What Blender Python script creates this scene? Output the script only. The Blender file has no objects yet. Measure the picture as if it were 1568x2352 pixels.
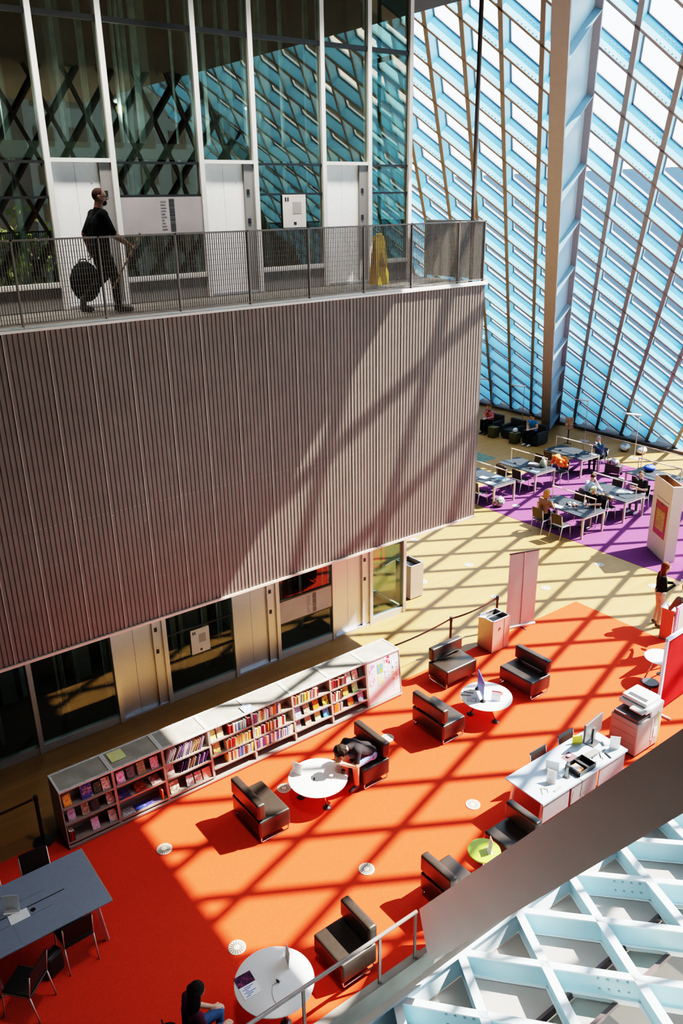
SUN_E, SKY_E, EXPO, VT, LOOK, DOOR_FILL, HALL_FILL = 40.0, 6.4, -0.15, 'Filmic', 'High Contrast', 150.0, 70.0
import bpy, bmesh, math, random
from mathutils import Vector, Matrix, Euler
R = math.radians
scene = bpy.context.scene
col = scene.collection
random.seed(7)

# ------------------------------------------------------------------ helpers
def lin(c):
    return tuple((x/12.92 if x <= 0.04045 else ((x+0.055)/1.055)**2.4) for x in c)
def rgb(r, g, b):
    return lin((r/255, g/255, b/255))

def mat(name, c, rough=0.55, metal=0.0, var=0.06, scale=6.0, spec=0.5, bump=0.0, emit=None, estr=0.0, coat=0.0):
    m = bpy.data.materials.new(name); m.use_nodes = True
    nt = m.node_tree; b = nt.nodes['Principled BSDF']
    tc = nt.nodes.new('ShaderNodeTexCoord'); nz = nt.nodes.new('ShaderNodeTexNoise')
    nz.inputs['Scale'].default_value = scale; nz.inputs['Detail'].default_value = 4
    nt.links.new(tc.outputs['Object'], nz.inputs['Vector'])
    rp = nt.nodes.new('ShaderNodeValToRGB')
    rp.color_ramp.elements[0].position = 0.3; rp.color_ramp.elements[1].position = 0.7
    lo = tuple(max(0, x*(1-var)) for x in c); hi = tuple(min(1, x*(1+var)) for x in c)
    rp.color_ramp.elements[0].color = (*lo, 1); rp.color_ramp.elements[1].color = (*hi, 1)
    nt.links.new(nz.outputs['Fac'], rp.inputs['Fac']); nt.links.new(rp.outputs['Color'], b.inputs['Base Color'])
    b.inputs['Roughness'].default_value = rough; b.inputs['Metallic'].default_value = metal
    b.inputs['Specular IOR Level'].default_value = spec; b.inputs['Coat Weight'].default_value = coat
    if bump:
        bp = nt.nodes.new('ShaderNodeBump'); bp.inputs['Strength'].default_value = bump
        nt.links.new(nz.outputs['Fac'], bp.inputs['Height']); nt.links.new(bp.outputs['Normal'], b.inputs['Normal'])
    if emit:
        b.inputs['Emission Color'].default_value = (*emit, 1); b.inputs['Emission Strength'].default_value = estr
    return m

def glass(name, tint=(0.92, 0.97, 1.0), refl=0.10, rough=0.0, ior=1.5, gcol=(0.9, 0.93, 0.92)):
    m = bpy.data.materials.new(name); m.use_nodes = True
    nt = m.node_tree; nt.nodes.clear()
    out = nt.nodes.new('ShaderNodeOutputMaterial'); mx = nt.nodes.new('ShaderNodeMixShader')
    tr = nt.nodes.new('ShaderNodeBsdfTransparent'); gl = nt.nodes.new('ShaderNodeBsdfGlossy')
    lw = nt.nodes.new('ShaderNodeLayerWeight'); lw.inputs['Blend'].default_value = 0.5
    fr = nt.nodes.new('ShaderNodeMath'); fr.operation = 'POWER'; fr.inputs[1].default_value = 4.0; nt.links.new(lw.outputs['Facing'], fr.inputs[0])
    ad = nt.nodes.new('ShaderNodeMath'); ad.operation = 'MULTIPLY_ADD'; ad.use_clamp = True
    ad.inputs[1].default_value = (ior-1)*1.6; ad.inputs[2].default_value = refl
    nt.links.new(fr.outputs[0], ad.inputs[0])
    tr.inputs[0].default_value = (*tint, 1); gl.inputs['Color'].default_value = (*gcol, 1); gl.inputs['Roughness'].default_value = rough
    nt.links.new(ad.outputs[0], mx.inputs[0]); nt.links.new(tr.outputs[0], mx.inputs[1]); nt.links.new(gl.outputs[0], mx.inputs[2])
    nt.links.new(mx.outputs[0], out.inputs[0])
    return m

def stripes(name, ca, cb, axis='X', pitch=0.1, duty=0.5, rough=0.6, metal=0.0, soft=0.04):
    m = bpy.data.materials.new(name); m.use_nodes = True
    nt = m.node_tree; b = nt.nodes['Principled BSDF']
    tc = nt.nodes.new('ShaderNodeTexCoord'); sp = nt.nodes.new('ShaderNodeSeparateXYZ')
    nt.links.new(tc.outputs['Object'], sp.inputs[0])
    dv = nt.nodes.new('ShaderNodeMath'); dv.operation = 'DIVIDE'; dv.inputs[1].default_value = pitch
    fr = nt.nodes.new('ShaderNodeMath'); fr.operation = 'FRACT'
    nt.links.new(sp.outputs[axis], dv.inputs[0]); nt.links.new(dv.outputs[0], fr.inputs[0])
    rp = nt.nodes.new('ShaderNodeValToRGB')
    rp.color_ramp.elements[0].position = duty-soft; rp.color_ramp.elements[1].position = duty+soft
    rp.color_ramp.elements[0].color = (*ca, 1); rp.color_ramp.elements[1].color = (*cb, 1)
    nt.links.new(fr.outputs[0], rp.inputs[0]); nt.links.new(rp.outputs[0], b.inputs['Base Color'])
    b.inputs['Roughness'].default_value = rough; b.inputs['Metallic'].default_value = metal
    return m

def wood(name, ca, cb, rough=0.4, plank=0.12, axis=0):
    m = bpy.data.materials.new(name); m.use_nodes = True
    nt = m.node_tree; b = nt.nodes['Principled BSDF']
    tc = nt.nodes.new('ShaderNodeTexCoord'); mp = nt.nodes.new('ShaderNodeMapping')
    nt.links.new(tc.outputs['Object'], mp.inputs[0])
    if axis: mp.inputs['Rotation'].default_value = (0, 0, R(90))
    br = nt.nodes.new('ShaderNodeTexBrick'); br.inputs['Scale'].default_value = 1.0
    br.inputs['Brick Width'].default_value = 1.4; br.inputs['Row Height'].default_value = plank
    br.inputs['Mortar Size'].default_value = 0.0015; br.inputs['Color1'].default_value = (*ca, 1); br.inputs['Color2'].default_value = (*cb, 1)
    br.inputs['Mortar'].default_value = (*tuple(x*0.75 for x in ca), 1)
    nt.links.new(mp.outputs[0], br.inputs['Vector'])
    nz = nt.nodes.new('ShaderNodeTexNoise'); nz.inputs['Scale'].default_value = 9
    mp2 = nt.nodes.new('ShaderNodeMapping'); mp2.inputs['Scale'].default_value = (0.35, 6, 1)
    nt.links.new(mp.outputs[0], mp2.inputs[0]); nt.links.new(mp2.outputs[0], nz.inputs['Vector'])
    mx = nt.nodes.new('ShaderNodeMixRGB'); mx.blend_type = 'MULTIPLY'; mx.inputs[0].default_value = 0.25
    nt.links.new(br.outputs['Color'], mx.inputs[1]); nt.links.new(nz.outputs['Fac'], mx.inputs[2])
    nt.links.new(mx.outputs[0], b.inputs['Base Color']); b.inputs['Roughness'].default_value = rough
    b.inputs['Specular IOR Level'].default_value = 0.25
    return m

def cover(name, base, blots, scale=7.0, rough=0.35):
    """book cover / printed sheet: base colour with blotches of other colours"""
    m = bpy.data.materials.new(name); m.use_nodes = True
    nt = m.node_tree; b = nt.nodes['Principled BSDF']
    tc = nt.nodes.new('ShaderNodeTexCoord'); nz = nt.nodes.new('ShaderNodeTexNoise'); nz.inputs['Scale'].default_value = scale
    nz.inputs['Detail'].default_value = 6; nz.inputs['Roughness'].default_value = 0.62
    nt.links.new(tc.outputs['Object'], nz.inputs['Vector'])
    rp = nt.nodes.new('ShaderNodeValToRGB'); rp.color_ramp.interpolation = 'LINEAR'
    cols = [base]+list(blots); n = len(cols)
    pos = [0.40]+[0.56+0.12*i/max(1, n-1) for i in range(n-1)]
    while len(rp.color_ramp.elements) < n: rp.color_ramp.elements.new(0.9)
    for i in range(n):
        rp.color_ramp.elements[i].position = pos[i]; rp.color_ramp.elements[i].color = (*cols[i], 1)
    nt.links.new(nz.outputs['Fac'], rp.inputs[0]); nt.links.new(rp.outputs[0], b.inputs['Base Color'])
    b.inputs['Roughness'].default_value = rough
    return m

class MB:
    """collects simple solids into one mesh"""
    def __init__(s): s.bm = bmesh.new(); s.smooth = False
    def _add(s, verts, faces, mi=0, smooth=False):
        vs = [s.bm.verts.new(v) for v in verts]
        for f in faces:
            try:
                fc = s.bm.faces.new([vs[i] for i in f]); fc.material_index = mi; fc.smooth = smooth
            except ValueError: pass
        return vs
    def box(s, x0, x1, y0, y1, z0, z1, M=None, mi=0, bev=0.0, seg=2):
        v = [(x, y, z) for z in (z0, z1) for y in (y0, y1) for x in (x0, x1)]
        f = [(0, 2, 3, 1), (4, 5, 7, 6), (0, 1, 5, 4), (2, 6, 7, 3), (0, 4, 6, 2), (1, 3, 7, 5)]
        if bev > 0:
            t = bmesh.new(); vs = [t.verts.new(p) for p in v]
            for q in f: t.faces.new([vs[i] for i in q])
            bmesh.ops.bevel(t, geom=t.edges[:], offset=bev, segments=seg, profile=0.6, affect='EDGES')
            t.verts.index_update()
            v = [tuple(p.co) for p in t.verts]; f = [[p.index for p in q.verts] for q in t.faces]; t.free()
        if M is not None: v = [M @ Vector(p) for p in v]
        s._add(v, f, mi, bev > 0 and seg > 1); return s
    def bar(s, a, b, w, h, up=(0, 0, 1), mi=0):
        a = Vector(a); b = Vector(b); d = (b-a).normalized(); u = Vector(up); r = d.cross(u)
        if r.length < 1e-5: r = d.cross(Vector((1, 0, 0)))
        r.normalize(); u = r.cross(d).normalized()
        v = []
        for p in (a, b):
            for i, j in ((-1, -1), (1, -1), (1, 1), (-1, 1)): v.append(p+r*(i*w/2)+u*(j*h/2))
        s._add(v, [(3, 2, 1, 0), (4, 5, 6, 7), (0, 1, 5, 4), (1, 2, 6, 5), (2, 3, 7, 6), (3, 0, 4, 7)], mi); return s
    def tube(s, pts, r, n=8, mi=0, cap=True):
        pts = [Vector(p) for p in pts]; rs = r if isinstance(r, (list, tuple)) else [r]*len(pts)
        rings = []; prev = None
        for i, p in enumerate(pts):
            d = (pts[min(i+1, len(pts)-1)]-pts[max(i-1, 0)]).normalized()
            u = prev if prev is not None else (Vector((0, 0, 1)) if abs(d.z) < 0.9 else Vector((1, 0, 0)))
            a = d.cross(u)
            if a.length < 1e-6: a = d.cross(Vector((0.3, 1, 0.2)))
            a.normalize(); bq = a.cross(d).normalized(); prev = bq
            rings.append([s.bm.verts.new(p+(a*math.cos(2*math.pi*k/n)+bq*math.sin(2*math.pi*k/n))*rs[i]) for k in range(n)])
        for i in range(len(rings)-1):
            for k in range(n):
                f = s.bm.faces.new([rings[i][k], rings[i][(k+1) % n], rings[i+1][(k+1) % n], rings[i+1][k]]); f.smooth = True; f.material_index = mi
        if cap:
            for rg in (rings[0][::-1], rings[-1]):
                f = s.bm.faces.new(rg); f.material_index = mi
        return s
    def lathe(s, prof, n=32, c=(0, 0, 0), mi=0):
        rings = []
        for r, z in prof:
            rings.append([s.bm.verts.new((c[0]+r*math.cos(2*math.pi*k/n), c[1]+r*math.sin(2*math.pi*k/n), c[2]+z)) for k in range(n)])
        for i in range(len(rings)-1):
            for k in range(n):
                f = s.bm.faces.new([rings[i][k], rings[i][(k+1) % n], rings[i+1][(k+1) % n], rings[i+1][k]]); f.material_index = mi
                f.smooth = len(prof) > 5
        for rg in (rings[0][::-1], rings[-1]):
            try: s.bm.faces.new(rg).material_index = mi
            except ValueError: pass
        return s
    def poly(s, pts, mi=0):
        s._add(pts, [tuple(range(len(pts)))], mi); return s
    def prism(s, pts, d, mi=0):
        """polygon pts extruded by vector d"""
        d = Vector(d); n = len(pts); v = [Vector(p) for p in pts]+[Vector(p)+d for p in pts]
        f = [tuple(range(n))[::-1], tuple(range(n, 2*n))]+[(i, (i+1) % n, (i+1) % n+n, i+n) for i in range(n)]
        s._add(v, f, mi); return s
    def ell(s, c, r, nu=14, nv=9, M=None, mi=0):
        v = []; f = []
        for j in range(nv+1):
            th = math.pi*j/nv
            for i in range(nu):
                ph = 2*math.pi*i/nu
                p = Vector((r[0]*math.sin(th)*math.cos(ph), r[1]*math.sin(th)*math.sin(ph), r[2]*math.cos(th)))
                if M is not None: p = M @ p
                v.append(Vector(c)+p)
        for j in range(nv):
            for i in range(nu): f.append((j*nu+i, (j+1)*nu+i, (j+1)*nu+(i+1) % nu, j*nu+(i+1) % nu))
        s._add(v, f, mi, True); return s
    def build(s, name, m, parent=None, loc=None, fix=True):
        if fix:
            bmesh.ops.remove_doubles(s.bm, verts=s.bm.verts[:], dist=1e-6)
            bmesh.ops.recalc_face_normals(s.bm, faces=s.bm.faces[:])
        me = bpy.data.meshes.new(name); s.bm.to_mesh(me); s.bm.free()
        for x in (m if isinstance(m, (list, tuple)) else [m]): me.materials.append(x)
        o = bpy.data.objects.new(name, me); col.objects.link(o)
        if parent is not None: o.parent = parent
        if loc is not None: o.location = loc
        return o

def tag(o, label=None, cat=None, group=None, kind=None):
    if label: o['label'] = label
    if cat: o['category'] = cat
    if group: o['group'] = group
    if kind: o['kind'] = kind
    return o
def thing(name, label, cat, loc=(0, 0, 0), rz=0.0, group=None):
    o = bpy.data.objects.new(name, None); col.objects.link(o)
    o.location = loc; o.rotation_euler = (0, 0, rz); o.empty_display_size = 0.2
    return tag(o, label, cat, group)
def struct(o, label=None, cat='building'):
    o['kind'] = 'structure'
    if o.parent is None:
        o['category'] = cat
        if label: o['label'] = label
    return o
KIDS = {}
def dup(root, loc, rz, label, group=None):
    """copy of a thing with its parts and sub-parts"""
    def rec(o, par):
        c = o.copy(); col.objects.link(c)
        if par is not None: c.parent = par
        for ch in o.children: rec(ch, c)
        return c
    r = rec(root, None); r.location = loc; r.rotation_euler = (0, 0, rz); r['label'] = label
    if group: r['group'] = group
    return r
ORD = 'first second third fourth fifth sixth seventh eighth ninth tenth eleventh twelfth thirteenth fourteenth fifteenth sixteenth seventeenth eighteenth nineteenth twentieth'.split()
ORD += ['twenty-'+x for x in ORD[:9]]+['thirtieth']+['thirty-'+x for x in ORD[:9]]

# ------------------------------------------------------------------ materials
M_ = {}
M_['bamboo'] = wood('bamboo floor', (0.37, 0.192, 0.060), (0.315, 0.160, 0.050), 0.42, 0.11, 0)
M_['red'] = mat('red carpet', (0.60, 0.041, 0.0145), 0.95, var=0.10, scale=40, spec=0.1, bump=0.15)
M_['purple'] = mat('purple carpet', (0.125, 0.030, 0.098), 0.95, var=0.10, scale=40, spec=0.1, bump=0.15)
M_['clad'] = mat('corrugated bronze metal', (0.138, 0.115, 0.101), 0.5, 0.1, var=0.08, scale=3)
M_['clad_seam'] = mat('pale seam', (0.36, 0.32, 0.29), 0.5, 0.4)
M_['white_metal'] = mat('white painted metal', (0.72, 0.70, 0.66), 0.45, 0.0, var=0.03)
M_['steel'] = mat('brushed steel', (0.56, 0.57, 0.60), 0.38, 0.75, var=0.05, scale=30)
M_['door'] = mat('satin lift door', (0.93, 0.92, 0.89), 0.5, 0.0, var=0.03, scale=12)
M_['chrome'] = mat('chrome', (0.75, 0.75, 0.75), 0.12, 1.0, var=0.02)
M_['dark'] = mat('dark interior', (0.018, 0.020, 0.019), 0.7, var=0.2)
M_['ceil'] = mat('dark ceiling', (0.035, 0.034, 0.032), 0.8, var=0.2, scale=1.5)
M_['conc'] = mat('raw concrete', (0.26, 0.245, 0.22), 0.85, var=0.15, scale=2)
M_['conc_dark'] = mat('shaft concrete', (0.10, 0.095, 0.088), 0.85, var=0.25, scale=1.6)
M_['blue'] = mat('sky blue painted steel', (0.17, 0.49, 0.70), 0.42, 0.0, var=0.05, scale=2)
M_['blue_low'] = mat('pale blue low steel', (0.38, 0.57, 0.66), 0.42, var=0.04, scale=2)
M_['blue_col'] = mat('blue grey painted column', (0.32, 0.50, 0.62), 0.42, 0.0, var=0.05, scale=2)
M_['frame_black'] = mat('black frame', (0.012, 0.013, 0.013), 0.4, var=0.1)
M_['alu'] = mat('aluminium', (0.60, 0.62, 0.63), 0.35, 0.6, var=0.03)
M_['parapet'] = mat('grey parapet paint', (0.62, 0.58, 0.55), 0.5, 0.0, var=0.05, scale=1.2)
M_['rail'] = mat('railing steel', (0.17, 0.15, 0.135), 0.42, 0.4, var=0.05)
M_['railmesh'] = mat('dark railing mesh', (0.12, 0.105, 0.09), 0.45, 0.4, var=0.08)
M_['pane'] = glass('clear facade pane', (0.96, 0.985, 1.0), 0.015, 0.0, 1.2)
M_['flange'] = mat('shade-darkened flange face', (0.135, 0.16, 0.185), 0.5, var=0.05)  # shade on the inner flanges put into a darker steel colour
M_['flange_lit'] = mat('sun-whitened blue flange', (0.56, 0.66, 0.72), 0.42, var=0.03)  # sunlight on the flange tops put into a whiter steel colour
M_['pane_lift'] = glass('lift wall pane', (0.62, 0.72, 0.69), 0.20, 0.0, 1.5, (0.80, 0.66, 0.47))
M_['pane_low'] = glass('ground level pane', (0.66, 0.74, 0.71), 0.05, 0.0, 1.4, (0.75, 0.75, 0.7))
M_['frost'] = mat('frosted acrylic', (0.30, 0.27, 0.225), 0.25, 0.0, var=0.2, scale=3)
M_['leather'] = mat('black leather', (0.021, 0.0145, 0.0115), 0.36, 0.0, var=0.15, scale=18, spec=0.4, bump=0.03)
M_['white'] = mat('white laminate', (0.72, 0.72, 0.71), 0.35, var=0.02)
M_['paper'] = mat('white paper', (0.82, 0.81, 0.79), 0.6, var=0.03)
M_['black'] = mat('black plastic', (0.012, 0.012, 0.013), 0.45, var=0.1)
M_['grey'] = mat('grey plastic', (0.22, 0.21, 0.20), 0.5, var=0.06)
M_['greytop'] = mat('blue grey linoleum top', (0.20, 0.225, 0.275), 0.5, var=0.04, scale=14)
M_['desktop'] = mat('pale blue desk laminate', (0.34, 0.41, 0.49), 0.4, var=0.03)
M_['darktop'] = mat('dark slate table top', (0.010, 0.014, 0.020), 0.45, var=0.1)
M_['green'] = mat('lime green laminate', (0.26, 0.36, 0.025), 0.4, var=0.04)
M_['yellow'] = mat('yellow plastic', (0.80, 0.46, 0.015), 0.45, var=0.05)
M_['orange'] = mat('orange cloth', (0.75, 0.16, 0.02), 0.8, var=0.25, scale=9)
M_['bluecl'] = mat('blue cloth', (0.02, 0.07, 0.45), 0.7, var=0.2, scale=9)
M_['vent'] = mat('white floor vent', (0.55, 0.51, 0.44), 0.5, var=0.03)
M_['skin'] = mat('skin', (0.55, 0.30, 0.20), 0.55, var=0.06, scale=15)
M_['skin_dark'] = mat('dark skin', (0.16, 0.075, 0.045), 0.5, var=0.06, scale=15)
# ------------------------------------------------------------------ camera, sun, sky
cam_d = bpy.data.cameras.new('camera'); cam = bpy.data.objects.new('camera', cam_d); col.objects.link(cam)
scene.camera = cam
yaw, pitch, roll, fpx = R(53.42131941), R(21.19630915), R(0.98536336), 1857.726
fw = Vector((math.cos(yaw)*math.cos(pitch), math.sin(yaw)*math.cos(pitch), -math.sin(pitch)))
rt = Vector((math.sin(yaw), -math.cos(yaw), 0)); dn = fw.cross(rt)
rt2 = rt*math.cos(roll)+dn*math.sin(roll); dn2 = -rt*math.sin(roll)+dn*math.cos(roll)
Mx = Matrix((rt2, -dn2, -fw)).transposed().to_4x4(); Mx.translation = (0, 0, 9.86)
cam.matrix_world = Mx
cam_d.sensor_fit = 'AUTO'; cam_d.sensor_width = 36.0; cam_d.lens = fpx*36/2352
cam_d.clip_end = 500; cam_d.clip_start = 0.05

SUN_L = Vector((-0.828, 0.268, -1.0))
sd = bpy.data.lights.new('sun', 'SUN'); sun = bpy.data.objects.new('sun', sd); col.objects.link(sun)
sun.rotation_euler = SUN_L.to_track_quat('-Z', 'Y').to_euler(); sd.energy = SUN_E; sd.angle = R(0.55); sd.color = (1.0, 0.93, 0.80)
sun.location = (40, 0, 40)
w = bpy.data.worlds.new('sky'); scene.world = w; w.use_nodes = True
nt = w.node_tree; bg = nt.nodes['Background']
tcw = nt.nodes.new('ShaderNodeTexCoord'); spw = nt.nodes.new('ShaderNodeSeparateXYZ'); rpw = nt.nodes.new('ShaderNodeValToRGB')
nt.links.new(tcw.outputs['Generated'], spw.inputs[0]); nt.links.new(spw.outputs['Z'], rpw.inputs[0])
rpw.color_ramp.elements[0].position = 0.0; rpw.color_ramp.elements[0].color = (0.86, 0.92, 1.0, 1)
rpw.color_ramp.elements[1].position = 0.8; rpw.color_ramp.elements[1].color = (0.62, 0.80, 1.0, 1)
nt.links.new(rpw.outputs[0], bg.inputs[0]); bg.inputs[1].default_value = SKY_E
scene.view_settings.view_transform = VT; scene.view_settings.look = LOOK; scene.view_settings.exposure = EXPO

# ------------------------------------------------------------------ setting: floors
FX0, FX1 = -6.0, 30.2
b = MB(); b.box(FX0, FX1, 6.04, 42, -0.25, 0.0)
floor = struct(b.build('floor', M_['bamboo']), 'pale bamboo plank floor of the hall', 'floor')
b = MB(); b.box(FX0, 16.0, 6.10, 11.42, 0.0, 0.008)
struct(b.build('floor_red', M_['red']), 'bright red carpet crossed by lattice shadows', 'floor')
b = MB(); b.box(19.16, 26.7, 6.10, 19.25, 0.0, 0.008)
struct(b.build('floor_purple', M_['purple']), 'purple carpet under the dark reading tables', 'floor')

# ------------------------------------------------------------------ corrugated wall with balcony on top
YW, CX, ZB, ZT = 12.1, 12.77, 3.01, 8.16
YE, EX = 13.84, 12.17
pitch_c = 0.0775
prof = []
x = FX0
while x < CX-0.001:
    for dx, dy in ((0, 0), (0.042, 0), (0.050, 0.013), (0.068, 0.013)):
        prof.append((min(x+dx, CX), YW+dy))
    x += pitch_c
prof.append((CX, YW))
b = MB(); v0 = [b.bm.verts.new((p[0], p[1], ZB)) for p in prof]; v1 = [b.bm.verts.new((p[0], p[1], ZT)) for p in prof]
for i in range(len(prof)-1): b.bm.faces.new([v0[i], v0[i+1], v1[i+1], v1[i]])
wall = struct(b.build('wall_clad', M_['clad'], fix=False), 'brown corrugated metal wall below the balcony', 'wall')
b = MB(); b.box(CX-0.04, CX+0.01, YW, 15.5, ZB, ZT); b.box(FX0, CX, YW+0.06, YE, ZB+0.0, ZB+0.03); b.box(FX0, CX-0.04, YW+0.05, YW+0.08, ZB, ZT)
struct(b.build('wall_clad_return', M_['clad'], wall))
b = MB()
x = 3.073
while x > FX0: x -= 0.62
x += 0.62
while x < CX-0.1:
    b.box(x-0.006, x+0.006, YW-0.008, YW+0.01, ZB, ZT); x += 0.62
struct(b.build('wall_clad_seam', M_['clad_seam'], wall))
b = MB(); x = FX0+0.02
zmid = 5.15
while x < CX:
    b.box(x, x+0.012, YW-0.004, YW, zmid, zmid+0.012); x += pitch_c
rs = random.Random(3)
for k in range(90):
    xx = FX0+0.02+pitch_c*rs.randrange(0, 240); zz = ZB+0.3+rs.random()*4.6
    b.box(xx, xx+0.012, YW-0.004, YW, zz, zz+0.012)
struct(b.build('wall_clad_screw', M_['clad_seam'], wall))
b = MB(); b.box(FX0, CX, YW-0.03, YW+0.05, ZB-0.045, ZB)
struct(b.build('trim_wall_bottom', mat('pale sill', (0.62, 0.46, 0.38), 0.5)), 'thin pale edge under the corrugated wall', 'trim')
b = MB(); b.box(FX0, CX+0.05, YW-0.03, YW+0.06, ZT+0.002, ZT+0.06); b.box(FX0, CX+0.05, YW-0.05, YW-0.025, ZT-0.01, ZT+0.03)
struct(b.build('trim_wall_top', M_['white_metal']), 'white metal edge along the top of the corrugated wall', 'trim')
b = MB(); b.box(FX0, CX, YW+0.08, 20, ZT-0.35, ZT+0.03)
struct(b.build('floor_balcony', mat('dark balcony floor', (0.085, 0.075, 0.065), 0.6, var=0.15, scale=2)), 'concrete floor of the balcony', 'floor')

# balcony railing
rl = thing('balcony_railing', 'balcony railing of fine upright bars above the corrugated wall', 'railing', (0, YW, ZT+0.06))
px_ = [-4.0, -2.75, -1.5, -0.27, 0.95, 2.17, 3.39, 4.63, 5.86, 7.15, 8.36, 9.58, 10.74, 11.98, 12.70]
HR = 1.18
for i, xx in enumerate(px_):
    MB().box(xx-0.012, xx+0.012, -0.03, 0.03, -0.06, HR).build('post', M_['rail'], rl)
for i in range(len(px_)-1):
    b = MB(); a, c = px_[i]+0.02, px_[i+1]-0.02; n = int(round((c-a)/0.0386))
    for k in range(1, n): xx = a+(c-a)*k/n; b.box(xx-0.0045, xx+0.0045, -0.008, 0.008, 0.03, HR-0.02)
    for k in range(1, 15): b.box(a, c, -0.002, 0.002, 0.03+k*0.08, 0.034+k*0.08)
    b.build('bar_panel', M_['railmesh'], rl)
MB().box(FX0, CX-0.03, -0.03, 0.03, HR-0.022, HR).build('top_rail', M_['rail'], rl)
MB().box(FX0, CX-0.03, -0.02, 0.02, 0.03, 0.05).build('bottom_rail', M_['rail'], rl)
rl2 = thing('balcony_railing', 'short end railing closing the far end of the balcony', 'railing', (CX-0.06, YW+0.04, ZT+0.06))
MB().box(-0.02, 0.02, 0, 1.7, HR-0.022, HR).build('top_rail', M_['rail'], rl2)
b = MB()
for k in range(1, 44): b.box(-0.02, 0.02, k*0.0386-0.0055, k*0.0386+0.0055, 0.03, HR-0.02)
b.build('bar_panel', M_['railmesh'], rl2)
MB().box(-0.02, 0.02, 1.68, 1.72, -0.03, HR).build('post', M_['rail'], rl2)
b = MB(); b.tube([(12.61, 12.35, ZT+0.03), (12.61, 12.35, 14.12)], 0.045, 12)
struct(b.build('pillar_slender', mat('bronze pole', (0.16, 0.13, 0.115), 0.4, 0.5)), 'thin bronze pole rising from the balcony end', 'pole')

# ------------------------------------------------------------------ lift wall: posts, panes, doors on two levels
ZBF = 8.20
PX = [-5.6, -4.0, -2.4, -1.25, 0.35, 1.45, 3.0, 4.62, 5.70, 7.32, 8.42, 9.97, 11.1, EX]
bays = {}                        # index -> kind
kinds = ['g', 'g', 'd', 'g', 'd', 'g', 'g', 'd', 'g', 'd', 'g', 'd', 'e']
b = MB()
for xx in PX:
    b.box(xx-0.045, xx+0.045, YE-0.06, YE+0.10, ZBF, 14.1)
struct(b.build('trim_lift_post_upper', M_['white_metal']), 'white vertical posts of the upper lift wall', 'trim')
b = MB()
for xx in PX:
    b.box(xx-0.045, xx+0.045, YE-0.06, YE+0.10, 0.0, ZB)
struct(b.build('trim_lift_post_lower', M_['steel']), 'steel posts of the lower lift wall', 'trim')
nw = 0; nd = 0
btn = M_['black']
for lev, z0, ztop in (('upper', ZBF, 14.1), ('lower', 0.0, ZB)):
    for i, k in enumerate(kinds):
        x0, x1 = PX[i]+0.045, PX[i+1]-0.045
        if k == 'd':
            nd += 1
            d = MB(); xm = x0+(x1-x0)*0.80; h = 2.27 if lev == 'upper' else 2.35
            d.box(x0, (x0+xm)/2-0.003, YE+0.03, YE+0.06, z0+0.05, z0+h); d.box((x0+xm)/2+0.003, xm, YE+0.03, YE+0.06, z0+0.05, z0+h)
            dn_ = struct(d.build('door_%d' % nd, M_['door'] if lev == 'upper' else M_['steel']),
                         '%s lift door between glazed bays, %s level' % ('white' if lev == 'upper' else 'steel', 'balcony' if lev == 'upper' else 'ground'), 'door')
            d = MB(); d.box((x0+xm)/2+0.25, (x0+xm)/2+0.262, YE+0.024, YE+0.03, z0+1.95, z0+1.962); d.build('key_hole', btn, dn_)
            d = MB(); d.box(xm, x1, YE-0.02, YE+0.08, z0, z0+h); struct(d.build('door_jamb', M_['grey'] if lev == 'upper' else M_['steel'], dn_))
            d = MB()
            for zz in (1.25, 1.75):
                d.lathe([(0.0, 0), (0.03, 0), (0.03, 0.012), (0, 0.012)], 12, (0, 0, 0)) if False else d.box(xm+0.04, xm+0.10, YE-0.03, YE-0.02, z0+zz, z0+zz+0.09)
            d.build('call_button', btn, dn_)
            d = MB(); d.box(x0, x1, YE-0.05, YE+0.09, z0, z0+0.05); struct(d.build('door_sill', M_['steel'], dn_))
            d = MB(); d.box(x0, x1, YE-0.05, YE+0.09, z0+h, z0+h+0.06); struct(d.build('door_head', M_['white_metal'], dn_))
            if lev == 'upper':
                nw += 1
                d = MB(); d.box(x0, x1, YE+0.0, YE+0.012, z0+h+0.06, ztop); struct(d.build('window_%d' % nw, M_['pane_lift']), 'tall reflective pane above a white lift door', 'window')
        else:
            nw += 1
            d = MB(); d.box(x0, x1, YE+0.0, YE+0.012, z0+0.16, ztop)
            wn = struct(d.build('window_%d' % nw, M_['pane_lift'] if lev == 'upper' else M_['pane_low']), 'reflective glass pane of the lift wall, %s level' % ('balcony' if lev == 'upper' else 'ground'), 'window')
            d = MB(); d.box(x0, x1, YE-0.04, YE+0.07, *((z0+0.36, z0+0.44) if lev == 'upper' else (z0, z0+0.16)))
            struct(d.build('window_sill', M_['white_metal'] if lev == 'upper' else M_['steel'], wn))
            if lev == 'upper':
                d = MB(); d.box(x0, x1, YE-0.01, YE+0.05, z0, z0+0.36); struct(d.build('window_kick_panel', M_['grey'], wn)); d = MB()
                for zz in (9.95, 10.47): d.box(x0, x1, YE-0.02, YE+0.04, zz-0.02, zz+0.02)
                struct(d.build('window_frame', M_['frame_black'], wn))
b = MB(); b.box(FX0, EX, YE-0.03, YE+0.05, 12.49, 12.57)
struct(b.build('trim_transom', M_['frame_black']), 'long dark transom across the upper glass', 'trim')
b = MB(); b.box(FX0, EX, YE-0.03, YE+0.0, 10.62, 10.74)
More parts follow.
